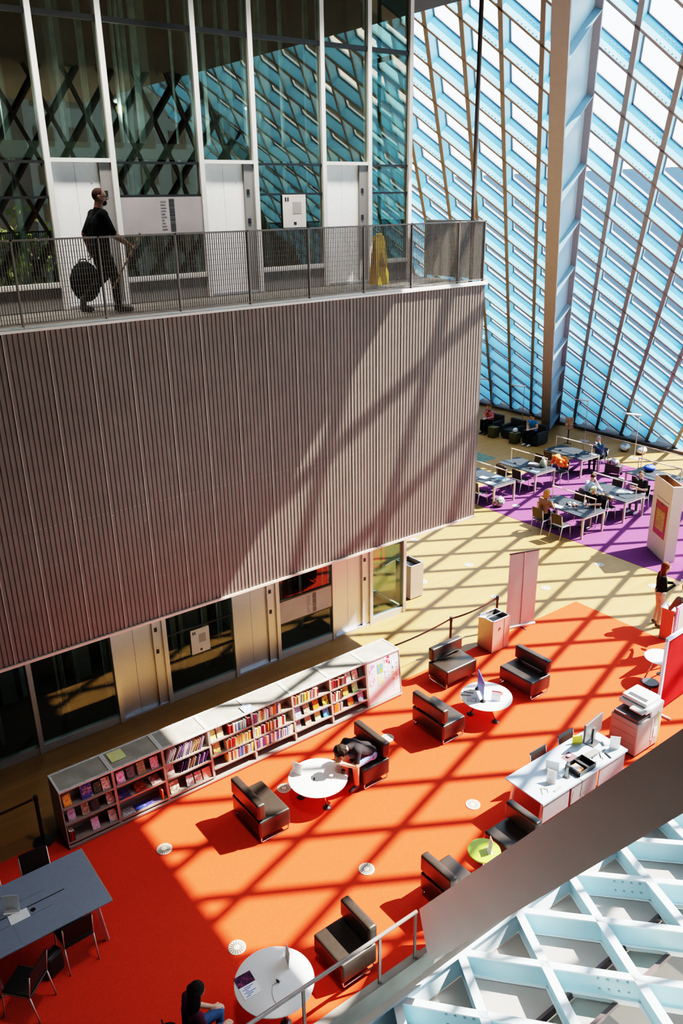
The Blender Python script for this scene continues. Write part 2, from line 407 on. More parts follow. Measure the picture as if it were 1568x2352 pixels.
# end return of the glazed corner
b = MB()
for z0, z1 in ((ZBF, 14.1), (0, ZB)): b.box(EX-0.01, EX+0.002, YE+0.1, 16.6, z0+0.1, z1)
struct(b.build('window_end', M_['pane_lift']), 'glass side of the lift wall corner', 'window')
b = MB()
for z0, z1 in ((ZBF, 14.1), (0, ZB)):
    b.box(EX-0.05, EX+0.05, 16.6, 16.7, z0, z1); b.box(EX-0.03, EX+0.03, YE+0.1, 16.6, z0, z0+0.12); b.box(EX-0.03, EX+0.03, 15.2, 15.25, z0, z1)
b.box(EX-0.03, EX+0.03, YE, 16.6, 10.43, 10.51); b.box(EX-0.03, EX+0.03, YE, 16.6, 12.49, 12.57)
struct(b.build('trim_corner_frame', M_['white_metal']), 'white frame of the glass corner return', 'trim')
# shaft interior seen through the panes
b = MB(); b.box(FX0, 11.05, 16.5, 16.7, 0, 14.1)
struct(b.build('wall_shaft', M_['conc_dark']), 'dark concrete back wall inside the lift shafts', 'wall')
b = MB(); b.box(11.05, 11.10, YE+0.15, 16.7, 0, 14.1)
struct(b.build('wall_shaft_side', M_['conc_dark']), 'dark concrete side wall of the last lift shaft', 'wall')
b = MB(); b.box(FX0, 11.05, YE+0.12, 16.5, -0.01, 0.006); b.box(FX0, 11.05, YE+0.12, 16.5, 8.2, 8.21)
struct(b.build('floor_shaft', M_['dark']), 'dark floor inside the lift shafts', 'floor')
rs = random.Random(11); b = MB()
for z0, z1 in ((0.0, 3.0), (ZBF, 14.1)):
    for i, k in enumerate(kinds[:-1]):
        x0, x1 = PX[i], PX[i+1]
        for t in ([0.12, 0.2, 0.42, 0.50, 0.66, 0.8] if k == 'g' else [0.1, 0.55, 0.9]):
            xx = x0+(x1-x0)*t; yy = 14.4+rs.random()*1.6; ww = 0.02+rs.random()*0.09
            b.box(xx-ww/2, xx+ww/2, yy, yy+0.08, z0, z1)
struct(b.build('beam_lift_guide', mat('grey green guide rails', (0.55, 0.60, 0.58), 0.5, 0.3, var=0.2)), 'upright lift guide rails inside the shafts', 'beam')
b = MB()
for i in range(1, 12): b.box(PX[i]-0.15, PX[i]+0.15, 15.9, 16.45, 0, 3.0)
for i in range(1, 12): b.box(PX[i]-0.15, PX[i]+0.15, 15.9, 16.45, 8.3, 14.1)
b.box(FX0, 11, 14.3, 14.5, 10.55, 10.8)
struct(b.build('pillar_shaft', M_['conc']), 'concrete piers inside the lift shafts', 'pillar')

# ------------------------------------------------------------------ ceiling and closing walls
b = MB(); b.box(-9, 15.4, -12, 44, 14.10, 14.5)
struct(b.build('ceiling', M_['ceil']), 'dark ceiling above the hall', 'ceiling')
b = MB(); b.box(FX0-0.2, FX0, 6, 44, -0.3, 14.1)
struct(b.build('wall_west', M_['conc_dark']), 'dark end wall beyond the lifts', 'wall')
b = MB(); b.box(FX0, 30, 42, 42.3, -0.3, 14.1)
struct(b.build('wall_north', M_['conc']), 'far end wall of the hall', 'wall')
rs = random.Random(5)
for k, (xx, yy) in enumerate([(1.5, 15.2), (2.1, 15.3), (4.3, 15.0), (6.8, 15.4), (8.9, 15.2), (7.2, 15.0)]):
    o = thing('downlight', 'small warm round light in the dark ceiling', 'light', (xx, yy, 14.09), 0, 'ceiling downlights')
    MB().lathe([(0.02, 0), (0.09, 0), (0.09, -0.02), (0.02, -0.02)], 16).build('trim_ring', M_['alu'], o)
    MB().lathe([(0.0, -0.005), (0.06, -0.005), (0.06, -0.012), (0.0, -0.012)], 12).build('lamp', mat('warm lamp', (1, 0.8, 0.4), emit=(1, 0.75, 0.35), estr=6), o)

# ------------------------------------------------------------------ the two lattice facades
PITCH = 1.253
def lattice(name, label, base, h, s, n_out, y_lo, y_hi, s_lo, s_hi, ph1, ph2, D, mats, fw=0.13, fw2=None):
    """diamond grid in the plane base + y*h + t*s ; flanges on the plane, webs reaching D towards n_out"""
    base = Vector(base); h = Vector(h); s = Vector(s); n_out = Vector(n_out)
    tan30 = math.tan(R(30)); W = MB(); F = MB(); Fr = MB()
    for sg, ph in ((-1, ph1), (1, ph2)):
        k0 = int((y_lo-60-ph)/PITCH); k1 = int((y_hi+60-ph)/PITCH)
        for k in range(k0, k1+1):
            y0 = ph+k*PITCH
            ta, tb = s_lo, s_hi                 # y = y0 + sg*tan30*t
            lim = sorted(((y_lo-y0)/(sg*tan30), (y_hi-y0)/(sg*tan30)))
            ta = max(ta, lim[0]); tb = min(tb, lim[1])
            if tb-ta < 0.15: continue
            a = base+h*(y0+sg*tan30*ta)+s*ta; c = base+h*(y0+sg*tan30*tb)+s*tb
            F.bar(a+n_out*0.0125, c+n_out*0.0125, fw if sg < 0 else fw2 or fw, 0.025, n_out)
            W.bar(a+n_out*(D/2+0.012), c+n_out*(D/2+0.012), 0.018, D-0.026, n_out)
            F.bar(a+n_out*D, c+n_out*D, 0.10, 0.022, n_out)
            Fr.bar(a+n_out*(D+0.05), c+n_out*(D+0.05), 0.075, 0.05, n_out)
    o = struct(F.build(name, mats[0], fix=False), label, 'facade')
    struct(W.build(name+'_web', mats[1], o, fix=False)); struct(Fr.build(name+'_frame', mats[2], o, fix=False))
    p = MB(); q = base+n_out*(D+0.08)
    p.poly([q+h*y_lo+s*s_lo, q+h*y_hi+s*s_lo, q+h*y_hi+s*s_hi, q+h*y_lo+s*s_hi])
    return o, p
XA = 29.96
sA = Vector((-0.7190, 0, 0.6950)); nA = Vector((0.6950, 0, 0.7190))
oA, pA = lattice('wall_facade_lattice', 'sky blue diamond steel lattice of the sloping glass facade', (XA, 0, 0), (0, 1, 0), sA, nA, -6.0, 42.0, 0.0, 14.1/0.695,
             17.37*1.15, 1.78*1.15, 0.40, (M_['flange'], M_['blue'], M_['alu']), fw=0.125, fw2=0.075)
struct(pA.build('window_facade', M_['pane'], fix=False), 'sloping glass of the far facade', 'window')
b = MB(); b.box(XA-0.35, XA+0.3, -6, 42, -0.2, 0.12)
struct(b.build('trim_facade_base', mat('dark base trim', (0.10, 0.09, 0.085), 0.6)), 'dark kerb at the foot of the glass facade', 'trim')
tB = -0.262
sB = Vector((0, -math.cos(tB), -math.sin(tB))); nB = Vector((0, math.sin(tB), -math.cos(tB)))
# sB rises towards -Y; nB points down and out
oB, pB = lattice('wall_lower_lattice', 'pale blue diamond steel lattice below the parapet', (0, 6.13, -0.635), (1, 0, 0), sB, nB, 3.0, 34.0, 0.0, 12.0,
             5.362, 5.362, 0.36, (M_['flange_lit'], M_['blue_low'], M_['alu']), fw=0.125)
struct(pB.build('window_lower', M_['pane'], fix=False), 'sloping glass under the lower lattice', 'window')
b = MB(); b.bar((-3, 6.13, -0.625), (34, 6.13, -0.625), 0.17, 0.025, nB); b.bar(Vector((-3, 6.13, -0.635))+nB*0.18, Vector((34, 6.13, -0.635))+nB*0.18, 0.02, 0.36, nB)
struct(b.build('beam_lower_chord', M_['flange_lit']), 'pale blue edge beam along the lower lattice', 'beam')
# perforated heater panel between chord and glass
b = MB(); q0 = Vector((0, 6.13, -0.635))+nB*0.38
a = q0+sB*0.0; c = q0+sB*1.38
b._add([a+Vector((-3, 0, 0)), a+Vector((34, 0, 0)), c+Vector((34, 0, 0)), c+Vector((-3, 0, 0))], [(0, 1, 2, 3)])
struct(b.build('floor_grille', stripes('slotted grille', (0.50, 0.45, 0.42), (0.17, 0.145, 0.135), 'X', 0.020, 0.6, 0.5, 0.3)), 'finely slotted metal panel along the lower lattice', 'grille')
b = MB(); b.bar(c+Vector((-3, 0, -0.03)), c+Vector((34, 0, -0.03)), 0.05, 0.10, nB)
c2 = q0+sB*1.9+nB*0.06; b.bar(c2+Vector((-3, 0, 0)), c2+Vector((34, 0, 0)), 0.06, 0.05, nB)
struct(b.build('trim_grille_edge', mat('bronze edge', (0.10, 0.07, 0.075), 0.5, 0.3)), 'dark edge of the slotted panel', 'trim')
b = MB(); c3 = q0+sB*1.4+nB*0.10; c4 = q0+sB*1.88+nB*0.10
b._add([c3+Vector((-3, 0, 0)), c3+Vector((34, 0, 0)), c4+Vector((34, 0, 0)), c4+Vector((-3, 0, 0))], [(0, 1, 2, 3)])
struct(b.build('floor_gutter', M_['conc']), 'pale gutter beside the slotted panel', 'gutter')

# third facade behind the viewer, seen only as a reflection
sC = Vector((0, 0.34, 0.94)); nC = Vector((0, -0.94, 0.34))
oC, pC = lattice('wall_street_lattice', 'lattice facade on the street side', (0, -6.0, 2.4), (1, 0, 0), sC, nC, 8.0, 19.0, 0.0, 12.4, 5.4, 5.4, 0.3, (M_['frame_black'], M_['frame_black'], M_['frame_black']), fw=0.10)  # members coloured black to stand in for their unlit, backlit side
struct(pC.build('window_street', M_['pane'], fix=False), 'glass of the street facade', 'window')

b = MB(); b.box(-9, 8.2, -6.3, -6.0, -1, 14.1); b.box(18.5, 30, -6.3, -6.0, 2.0, 14.1); b.box(-9, 3.0, -6.0, 6.04, -1.0, -0.6)  # out-of-view closure added to cut the light reaching the near floor
struct(b.build('wall_south_shade', M_['conc_dark']), 'unseen wall and slab added behind the viewer to darken the hall', 'wall')
b = MB(); b.box(-9.2, -9.0, -6, 6, -1, 14.1); b.box(-9.0, FX0-0.2, 6, 6.2, -1, 14.1)
struct(b.build('wall_south_end', M_['conc_dark']), 'closed end wall behind the viewer', 'wall')

# bolted splice plates on some of the lattice webs
b = MB(); b2 = MB(); t30 = math.tan(R(30)); f2 = (sA*math.cos(R(30))+Vector((0, 1, 0))*math.sin(R(30)))
for k1 in range(-6, 8):
    y1 = 17.37*1.15+PITCH*k1
    if k1 % 3 not in (1, 2): continue
    for k2 in range(-22, 10):
        y2 = 1.78*1.15+PITCH*k2; tt = (y1-y2)/(2*t30)
        if not 0.6 < tt < 19.5 or (k1 % 3 == 2 and k2 % 2): continue
        p = Vector((XA, 0, 0))+Vector((0, 1, 0))*(y1-t30*tt)+sA*tt
        for q in range(6):
            for dd in (0.10, 0.30):
                c = p+f2*(0.22+q*0.11)+nA*dd; side2 = f2.cross(nA).normalized()
                for sgn in (-1, 1): b.bar(c+side2*0.009*sgn, c+side2*0.024*sgn, 0.030, 0.030, nA)
struct(b.build('wall_facade_bolt', M_['flange_lit'], oA))
for i in range(-1, 12):
    for j in range(0, 7):
        if (i+2*j) % 3: continue
        fq = (Vector((1, 0, 0))*0.5+sB*0.866); p = Vector((5.362+PITCH*(i+0.5*j), 6.13, -0.635))+sB*(1.085*j); s2 = fq.cross(nB).normalized()
        for q in range(4):
            for dd in (0.09, 0.25):
                c = p+fq*(0.72+q*0.13)+nB*dd
                for sgn in (-1, 1): b2.bar(c+s2*0.009*sgn, c+s2*0.022*sgn, 0.028, 0.028, nB)
struct(b2.build('wall_lower_bolt', mat('dull bolt', (0.22, 0.34, 0.42), 0.5), oB))

# big raking column in front of the far facade
dA = Vector((-0.623, -0.494, 0.606)).normalized(); P0 = Vector((XA, 23.45, 0)); hin = -nA
b = MB(); T = 25.5; side = dA.cross(nA).normalized()
z_lo = -0.4
a0, a1 = P0+hin*1.0+dA*z_lo, P0+hin*1.0+dA*T
a1 = P0+hin*1.55+dA*T; b.bar(a0, a1, 0.40, 0.05, nA); b.bar(P0+hin*0.06+dA*z_lo, P0+hin*0.06+dA*T, 0.40, 0.05, nA)
colm = struct(b.build('column_raking', mat('warm grey flange', (0.17, 0.185, 0.21), 0.45, var=0.04)), 'big raking steel column in front of the glass facade', 'column')
b = MB(); b.prism([P0+hin*0.06+dA*z_lo-side*0.015, P0+hin*0.06+dA*T-side*0.015, a1-side*0.015, a0-side*0.015], side*0.03)
t = 1.2
while t < T:
    c = P0+dA*t
    b.bar(c+hin*0.08, c+hin*(0.98+0.55*t/T), 0.38, 0.02, dA); t += 2.35
struct(b.build('column_web', M_['blue_col'], colm))

# raking column and open railing at the near floor edge
b = MB()
b.prism([(5.75, 5.90, -0.02), (5.75, 6.126, 0.778), (5.75, -2.79, 14.1), (5.75, -3.30, 14.1)], (0.5, 0, 0))
struct(b.build('column_near', M_['parapet'], fix=True), 'wide grey raking column rising from the near floor edge', 'column')
b = MB(); b.box(FX0, 5.74, 6.0, 6.12, -0.30, 0.035); b.box(5.74, 30, 6.02, 6.10, -0.3, 0.03)
struct(b.build('trim_floor_edge', M_['conc']), 'white kerb at the open floor edge', 'trim')
rl = thing('floor_railing', 'steel tube railing at the open edge of the red floor', 'railing', (0, 6.05, 0.035))
for xx in (1.3, 2.5, 3.78, 4.99, 5.615): MB().box(xx-0.02, xx+0.02, -0.012, 0.012, 0, 0.82).build('post', M_['rail'], rl)
MB().tube([(FX0, 0, 0.84), (5.64, 0, 0.84)], 0.026, 10).build('top_rail', M_['rail'], rl)

# ------------------------------------------------------------------ outside
b = MB(); b.box(-60, 140, -90, 120, -9.3, -9.0)
g = stripes('street paving', (0.66, 0.61, 0.50), (0.30, 0.29, 0.27), 'X', 1.5, 0.62, 0.8, 0.0, 0.02)
struct(b.build('ground', g), 'sunlit street paving far below', 'ground')
b = MB(); b.prism([(31.2, 17.0, -9), (50, 17.0, -9), (50, 75, -9), (31.2, 75, -9)], (0, 0, 19.8))  # block placed and sized to keep sun and sky off the far floor
struct(b.build('exterior_shade_block', mat('blue grey shade block', (0.10, 0.16, 0.22), 0.7)), 'dark block outside the facade, added to shade the far floor', 'building')
def tower(x0, x1, y0, y1, h, c, nx, nz, lab):
    b = MB(); b.box(x0, x1, y0, y1, -9, h)
    t = tag(b.build('exterior_tower', mat('tower wall', c, 0.8)), lab, 'building', kind='structure')
    q = MB(); yf = y1+0.05
    for i in range(nx):
        for j in range(nz):
            xx = x0+(x1-x0)*(i+0.22)/nx; zz = -6+(h+4)*(j+0.25)/nz
            q.box(xx, xx+(x1-x0)/nx*0.55, y1-0.02, yf, zz, zz+(h+4)/nz*0.5)
    q.build('window', M_['frame_black'], t)
tower(-34, -6, -60, -34, 44, (0.085, 0.062, 0.048), 12, 16, 'brown tower block across the street')
tower(2, 17, -75, -52, 38, (0.13, 0.105, 0.085), 9, 14, 'tan tower block across the street')
tower(26, 60, -80, -55, 36, (0.06, 0.09, 0.12), 10, 12, 'blue grey tower block across the street')

# fill light added over the balcony walk to brighten the lift doors
t = thing('ceiling_fill_light', 'long fill light added above the balcony walkway', 'light', (4.0, 13.0, 14.045))
MB().box(-9.5, 8.0, -0.09, 0.09, -0.04, 0.05).build('fill_housing', M_['alu'], t)
for q in (-6.0, 0.0, 5.5):
    ld = bpy.data.lights.new('walkway_fill', 'AREA'); ld.shape = 'RECTANGLE'; ld.size = 5.0; ld.size_y = 0.3; ld.spread = R(48); ld.energy = DOOR_FILL; ld.color = (1.0, 0.95, 0.88)
    lo = bpy.data.objects.new('walkway_fill', ld); col.objects.link(lo); lo.location = (4.0+q, 13.0, 13.9); lo.rotation_euler = (R(11), 0, 0)

t = tag(bpy.data.objects.new('street_tree', None), 'leafy green street tree outside, mirrored in the balcony glass', 'tree'); col.objects.link(t); t.location = (11.2, -11.0, -9.0)
MB().tube([(0, 0, 0), (0.1, 0.1, 8), (0, 0.2, 15)], [0.3, 0.22, 0.08], 10).build('trunk', mat('bark', (0.06, 0.045, 0.03), 0.9), t)
rs = random.Random(8); b = MB()
for k in range(900):
    q = Vector((rs.gauss(0, 1), rs.gauss(0, 1), rs.gauss(0, 1))).normalized()*(rs.random()**0.4)
    c = Vector((q.x*2.6, q.y*2.4, 14.2+q.z*4.6)); n_ = Vector((rs.gauss(0, 1), rs.gauss(0, 1), rs.gauss(0, 1))).normalized(); u = n_.orthogonal().normalized()*rs.uniform(0.12, 0.24); v = n_.cross(u)*0.7
    b._add([c-u, c+v, c+u, c-v], [(0, 1, 2, 3)])
b.build('foliage', mat('green leaves', (0.12, 0.20, 0.03), 0.6, var=0.4, scale=3), t, fix=False)
t = thing('ceiling_fill_light', 'square fill light added above the red floor', 'light', (4.6, 7.4, 14.07))  # lamp and its casing added to brighten the shaded red carpet
MB().box(-0.8, 0.8, -0.8, 0.8, -0.04, 0.025).build('fill_housing', M_['alu'], t)
ld = bpy.data.lights.new('hall_fill', 'AREA'); ld.shape = 'SQUARE'; ld.size = 1.4; ld.energy = HALL_FILL; ld.spread = R(62); ld.color = (1.0, 0.93, 0.86)
lo = bpy.data.objects.new('hall_fill', ld); col.objects.link(lo); lo.location = (4.6, 7.4, 14.0)
scene.cycles.max_bounces = 8; scene.cycles.diffuse_bounces = 4; scene.cycles.glossy_bounces = 4; scene.cycles.transparent_max_bounces = 16; scene.cycles.caustics_reflective = False

for q, (x, z, e) in enumerate([(3.8, 2.7, 26), (6.5, 2.7, 26), (9.2, 2.7, 40), (3.8, 11.5, 30), (6.5, 11.5, 30), (9.2, 11.5, 36)]):  # lamps added so the guide rails show behind the glass
    t = thing('shaft_fill', 'small fill light added inside the lift shaft, %s the %s glazed bay' % ('at ground level behind' if z < 5 else 'high behind', ['third', 'fourth', 'fifth'][q % 3]), 'light', (x, 15.3, z))
    MB().ell((0, 0, 0.06), (0.06, 0.06, 0.05), 10, 8).build('lamp', mat('added fill lamp', (0.9, 0.9, 0.85), 0.4), t)
    ld = bpy.data.lights.new('shaft_fill_lamp', 'POINT'); ld.energy = e; ld.shadow_soft_size = 0.08; ld.color = (0.92, 1.0, 0.95)
    lo = bpy.data.objects.new('shaft_fill_lamp', ld); col.objects.link(lo); lo.location = (x, 15.15, z-0.1)
# ------------------------------------------------------------------ furniture
def lounge(W, name, label, cat='lounge chair'):
    """low leather seat on a chrome sled, facing +X"""
    t = thing(name, label, cat); h = W/2
    b = MB(); b.box(-0.29, 0.31, -h, h, 0.11, 0.44, bev=0.045, seg=4); b.build('seat', M_['leather'], t)
    bk = MB(); bk.box(-0.30, -0.15, -h, h, 0.48, 0.78, bev=0.05, seg=4); bk.build('backrest', M_['leather'], t)
    for y in (-h+0.12, h-0.12):
        b = MB(); b.box(-0.27, -0.17, y-0.02, y+0.02, 0.42, 0.50); b.build('bracket', M_['black'], t)
    for y in (-h+0.03, h-0.03):
        b = MB(); b.tube([(-0.25, y, 0.13), (-0.25, y, 0.03), (-0.235, y, 0.014), (0.26, y, 0.014), (0.275, y, 0.03), (0.275, y, 0.13)], 0.013, 8); b.build('sled_leg', M_['chrome'], t)
    return t
WIDE = 'wide black leather lounge seats'
a0 = lounge(0.90, 'lounge_chair', 'wide black lounge seat facing the bent man across his round table')
a0.location = (5.34, 9.63, 0.008); a0['group'] = WIDE
dup(a0, (7.49, 9.60, 0.008), R(180), 'wide black leather lounge seat on which the bent-over man sits')
dup(a0, (9.45, 9.66, 0.008), 0, 'wide black lounge seat facing the blue sign table, its back toward the bent man')
dup(a0, (10.98, 10.84, 0.008), R(-90), 'wide black lounge seat in front of the belt posts, beside the recycling bin')
dup(a0, (11.92, 9.60, 0.008), R(180), 'wide black lounge seat beyond the blue sign table, seen front-on under the banner stand')
n0 = lounge(0.66, 'lounge_armchair', 'narrow black leather lounge chair beside the floor railing, facing the round table')
n0.location = (4.84, 6.60, 0.008); n0.rotation_euler.z = R(180); n0['group'] = 'narrow black leather lounge chairs'
dup(n0, (6.72, 6.52, 0.008), 0, 'narrow black leather lounge chair on the railing side of the green side table')
dup(n0, (8.10, 6.52, 0.008), R(180), 'narrow black leather lounge chair between the green side table and the pale blue desk')

def round_table(label, loc, r=0.52, z=0.43, foot=-97):
    t = thing('round_table', label, 'table', loc, 0, 'round white low tables')
    MB().lathe([(0.0, z-0.022), (r-0.01, z-0.022), (r, z-0.012), (r, z-0.004), (r-0.006, z), (0, z)], 48).build('table_top', M_['white'], t)
    MB().lathe([(0, z-0.05), (0.09, z-0.05), (0.11, z-0.022), (0, z-0.022)], 20).build('hub', M_['black'], t)
    for k in range(3):
        a = R(foot+120*k); c, q = math.cos(a), math.sin(a)
        l = MB().tube([(0.10*c, 0.10*q, z-0.04), (0.31*c, 0.31*q, 0.03)], [0.018, 0.014], 8).build('leg', M_['chrome'], t)
        MB().lathe([(0, 0), (0.075, 0), (0.075, 0.012), (0.03, 0.035), (0, 0.035)], 20, (0.31*c, 0.31*q, 0)).build('foot', M_['black'], l)
    return t
round_table('round white low table beside the bent-over man', (6.46, 9.53, 0.008))
round_table('round white low table holding the blue mesh sign', (10.57, 9.44, 0.008))
round_table('round white low table beside the dark-haired woman at the railing', (3.73, 6.66, 0.008))
t = round_table('round white table standing behind the red fabric panel', (14.36, 7.98, 0.008), 0.34, 0.60)

t = thing('side_table', 'small lime green round side table between two lounge chairs', 'table', (7.45, 6.52, 0.008))
MB().lathe([(0, 0.475), (0.25, 0.475), (0.255, 0.49), (0.25, 0.50), (0, 0.50)], 36).build('table_top', M_['green'], t)
MB().lathe([(0, 0.0), (0.16, 0.0), (0.16, 0.012), (0.02, 0.03), (0.02, 0.475), (0, 0.475)], 20).build('pedestal', M_['chrome'], t)

def acrylic_sign(label, loc, rz, w=0.16, h=0.22, m=None, cat='table sign'):
    t = thing('table_sign', label, cat, loc, rz)
    b = MB(); b.box(-0.035, 0.035, -w/2, w/2, 0, 0.004); b.build('foot', M_['white'], t)
    b = MB(); b.prism([(-0.004, -w/2, 0.004), (-0.004, w/2, 0.004), (-0.03, w/2, h), (-0.03, -w/2, h)], (0.004, 0, 0)); s = b.build('sheet', m or M_['paper'], t)
    return t, s
def lines(t, x, w, z0, z1, n, m, slope=0.0):
    b = MB()
    for k in range(n):
        z = z1-(z1-z0)*k/max(1, n-1); ww = w*(0.9 if k % 3 else 0.6)
        b.box(x-slope*z-0.001, x-slope*z+0.001, -ww/2, ww/2, z-0.003, z+0.003)
    return b.build('print', m, t)
ink = mat('printed ink', (0.06, 0.06, 0.09), 0.6); inkred = mat('red ink', (0.5, 0.04, 0.04), 0.6); inkblue = mat('blue ink', (0.05, 0.12, 0.5), 0.6)
t, s = acrylic_sign('white sheet in a stand on the table beside the bent man', (6.22, 9.83, 0.4385), R(200), 0.20, 0.22)
lines(t, 0.002, 0.14, 0.06, 0.18, 5, ink, 0.12)
t, s = acrylic_sign('standing white sheet on the round table by the railing', (4.00, 6.78, 0.4385), R(160), 0.20, 0.26)
lines(t, 0.002, 0.14, 0.06, 0.2, 6, ink, 0.12)
t, s = acrylic_sign('upright sheet on the lime green side table', (7.50, 6.46, 0.509), R(150), 0.15, 0.22)
lines(t, 0.002, 0.10, 0.06, 0.18, 4, ink, 0.12)
# things on the tables
o = tag(MB().box(-0.03, 0.03, -0.014, 0.014, 0, 0.01, bev=0.003).build('phone', M_['black'], None, (6.38, 9.53, 0.4385)), 'small black phone lying in the middle of the white table by the bent man', 'phone'); o.rotation_euler.z = 0.9
o = thing('eyeglasses', 'pair of glasses lying at the man\'s edge of the round table', 'glasses', (6.67, 9.30, 0.4385), 0.6)
for y in (-0.03, 0.03):
    b = MB(); b.tube([(0.025*math.cos(q), y+0.022*math.sin(q), 0.022+0.018*math.sin(q*0)) for q in [k*math.pi/6 for k in range(13)]], 0.003, 6); b.build('rim', M_['grey'], o)
    MB().tube([(0.02, y*1.6, 0.022), (-0.1, y*1.7, 0.006)], 0.0025, 6).build('temple', M_['grey'], o)
o = tag(MB().lathe([(0, 0), (0.03, 0), (0.034, 0.06), (0.03, 0.06), (0.026, 0.006), (0, 0.006)], 16).build('cup', mat('brown cup', (0.10, 0.05, 0.03), 0.5), None, (6.88, 9.35, 0.4385)), 'little brown cup at the edge of the table near the man\'s elbow', 'cup')
# blue mesh sign and brochures on the second table
o = thing('mesh_sign', 'tall bright blue mesh sign on two black feet upon the round table', 'sign', (10.49, 9.53, 0.4385), R(58))
b = MB(); b.box(-0.24, 0.24, -0.006, 0.006, 0.06, 0.46); b.build('mesh_sheet', stripes('blue mesh', (0.02, 0.10, 0.75), (0.10, 0.25, 0.85), 'Z', 0.03, 0.5, 0.4), o)
for x in (-0.22, 0.22):
    MB().lathe([(0, 0), (0.055, 0), (0.055, 0.02), (0.016, 0.03), (0.016, 0.08), (0, 0.08)], 18, (x, 0, 0)).build('foot', M_['black'], o)
o = thing('brochure_holder', 'white brochure holder with a red edged leaflet on the round table with the blue sign', 'holder', (10.61, 9.22, 0.4385), R(215))
MB().box(-0.05, 0.05, -0.09, 0.09, 0, 0.006).build('foot', M_['white'], o)
b = MB(); b.prism([(0.03, -0.09, 0.006), (0.03, 0.09, 0.006), (-0.02, 0.09, 0.20), (-0.02, -0.09, 0.20)], (0.006, 0, 0)); b.build('leaflet', M_['paper'], o)
b = MB(); b.prism([(-0.0135, -0.09, 0.185), (-0.0135, 0.09, 0.185), (-0.0195, 0.09, 0.205), (-0.0195, -0.09, 0.205)], (0.009, 0, 0)); b.build('red_edge', inkred, o)
for k, (x, y) in enumerate([(10.79, 9.37), (10.85, 9.29)]):
    o = tag(MB().lathe([(0, 0), (0.032, 0), (0.036, 0.04), (0.03, 0.045), (0, 0.045)], 16).build('red_tin', mat('red tin', (0.6, 0.05, 0.03), 0.35), None, (x, y, 0.4385)), 'small red tin behind the brochure holder, %s the blue sign' % ('nearer to' if k == 0 else 'farther from'), 'tin')
for k, (x, y, w) in enumerate([(10.25, 9.53, 0.15), (10.41, 9.77, 0.10), (10.28, 9.73, 0.07)]):
    m = cover('leaflet %d' % k, rgb(215, 205, 195), [rgb(90, 80, 80), rgb(160, 140, 130)], 40)
    o = tag(MB().box(-w/2, w/2, -0.10, 0.10, 0, 0.006 if k < 1 else 0.02).build('leaflet', m, None, (x, y, 0.4385)), ['grey printed leaflet lying flat beside the blue mesh sign', 'stack of cards standing by the far side of the blue sign', 'small pale stack of notes at the table edge behind the blue sign'][k], 'leaflet'); o.rotation_euler.z = 0.7
# woman's table: magazine, charger
o = thing('magazine', 'open glossy magazine with a dark purple page at the seated woman\'s table edge', 'magazine', (3.42, 6.82, 0.4385), R(-4))
MB().box(-0.12, 0.12, 0.0, 0.17, 0, 0.006).build('photo_page', cover('magazine photo', rgb(30, 20, 45), [rgb(90, 40, 80), rgb(170, 70, 90), rgb(40, 40, 90)], 14), o)
MB().box(-0.12, 0.12, -0.18, 0.0, 0, 0.006).build('text_page', M_['paper'], o)
b = MB()
for k in range(6): b.box(-0.09+0.03*(k % 2), -0.02+0.09*(k % 3)/2, -0.16+k*0.025, -0.15+k*0.025, 0.006, 0.0068)
b.build('print', inkblue, o)
o = thing('charger', 'white charger cube with a dark face and a cord on the woman\'s table', 'charger', (3.78, 6.62, 0.4385), R(20))
MB().box(-0.03, 0.03, -0.03, 0.03, 0, 0.05, bev=0.006).build('body', M_['white'], o); MB().box(-0.032, -0.028, -0.024, 0.024, 0.006, 0.045).build('face', M_['black'], o)
MB().tube([(-0.03, 0, 0.006), (-0.10, 0.03, 0.004), (-0.18, -0.02, 0.004), (-0.25, -0.10, 0.004), (-0.30, -0.22, 0.004)], 0.003, 6).build('cord', M_['grey'], o)

# ------------------------------------------------------------------ floor vents
o = None; k = 0
VENTS = [(3.76, 10.07, 'near the dark end of the bookcase'), (3.76, 7.72, 'at the shade edge beside the railing table'), (6.10, 7.72, 'in the open middle of the red carpet'),
         (8.46, 7.72, 'between the pale blue desk and the middle of the red carpet'), (6.10, 10.09, 'in the shadow of the white table beside the bent man'), (8.49, 10.06, 'behind the seat of the bent-over man'),
         (14.56, 12.88, 'on the bamboo beyond the pale banner'), (16.0, 12.42, 'on the bamboo right of the banner'), (18.34, 12.44, 'in the kiosk shadow on the bamboo'), (15.45, 14.75, 'alone in the middle of the yellow bamboo'),
         (13.70, 14.77, 'on the bamboo next to the bin at the lift corner'), (15.45, 17.1, 'on the bamboo just beyond the corrugated wall'), (20.08, 17.1, 'on the purple carpet at the front tables'), (18.32, 10.70, 'on the bamboo beside the standing woman'),
         (25.2, 16.55, 'on the far purple carpet by the blue bag')]
for i, (x, y, d) in enumerate(VENTS):
    if i == 0:
        v0 = thing('floor_vent', 'x', 'vent'); 
        MB().lathe([(0.0, 0.0), (0.125, 0.0), (0.125, 0.010), (0.118, 0.013), (0.0, 0.013)], 32).build('disc', M_['vent'], v0)
        b = MB()
        for q in range(16):
            a = 2*math.pi*q/16; b.bar((0.045*math.cos(a), 0.045*math.sin(a), 0.0135), (0.110*math.cos(a), 0.110*math.sin(a), 0.0135), 0.013, 0.003)
        b.build('slot', mat('vent slot', (0.10, 0.08, 0.055), 0.7), v0)
        r = v0
    else: r = dup(v0, (0, 0, 0), 0, '')
    r.location = (x, y, 0.008 if (y < 11.4 and x < 16) or x > 19.16 else 0.0); r.rotation_euler.z = i*0.4
    r['label'] = 'round white floor vent '+d; r['group'] = 'round white floor vents'

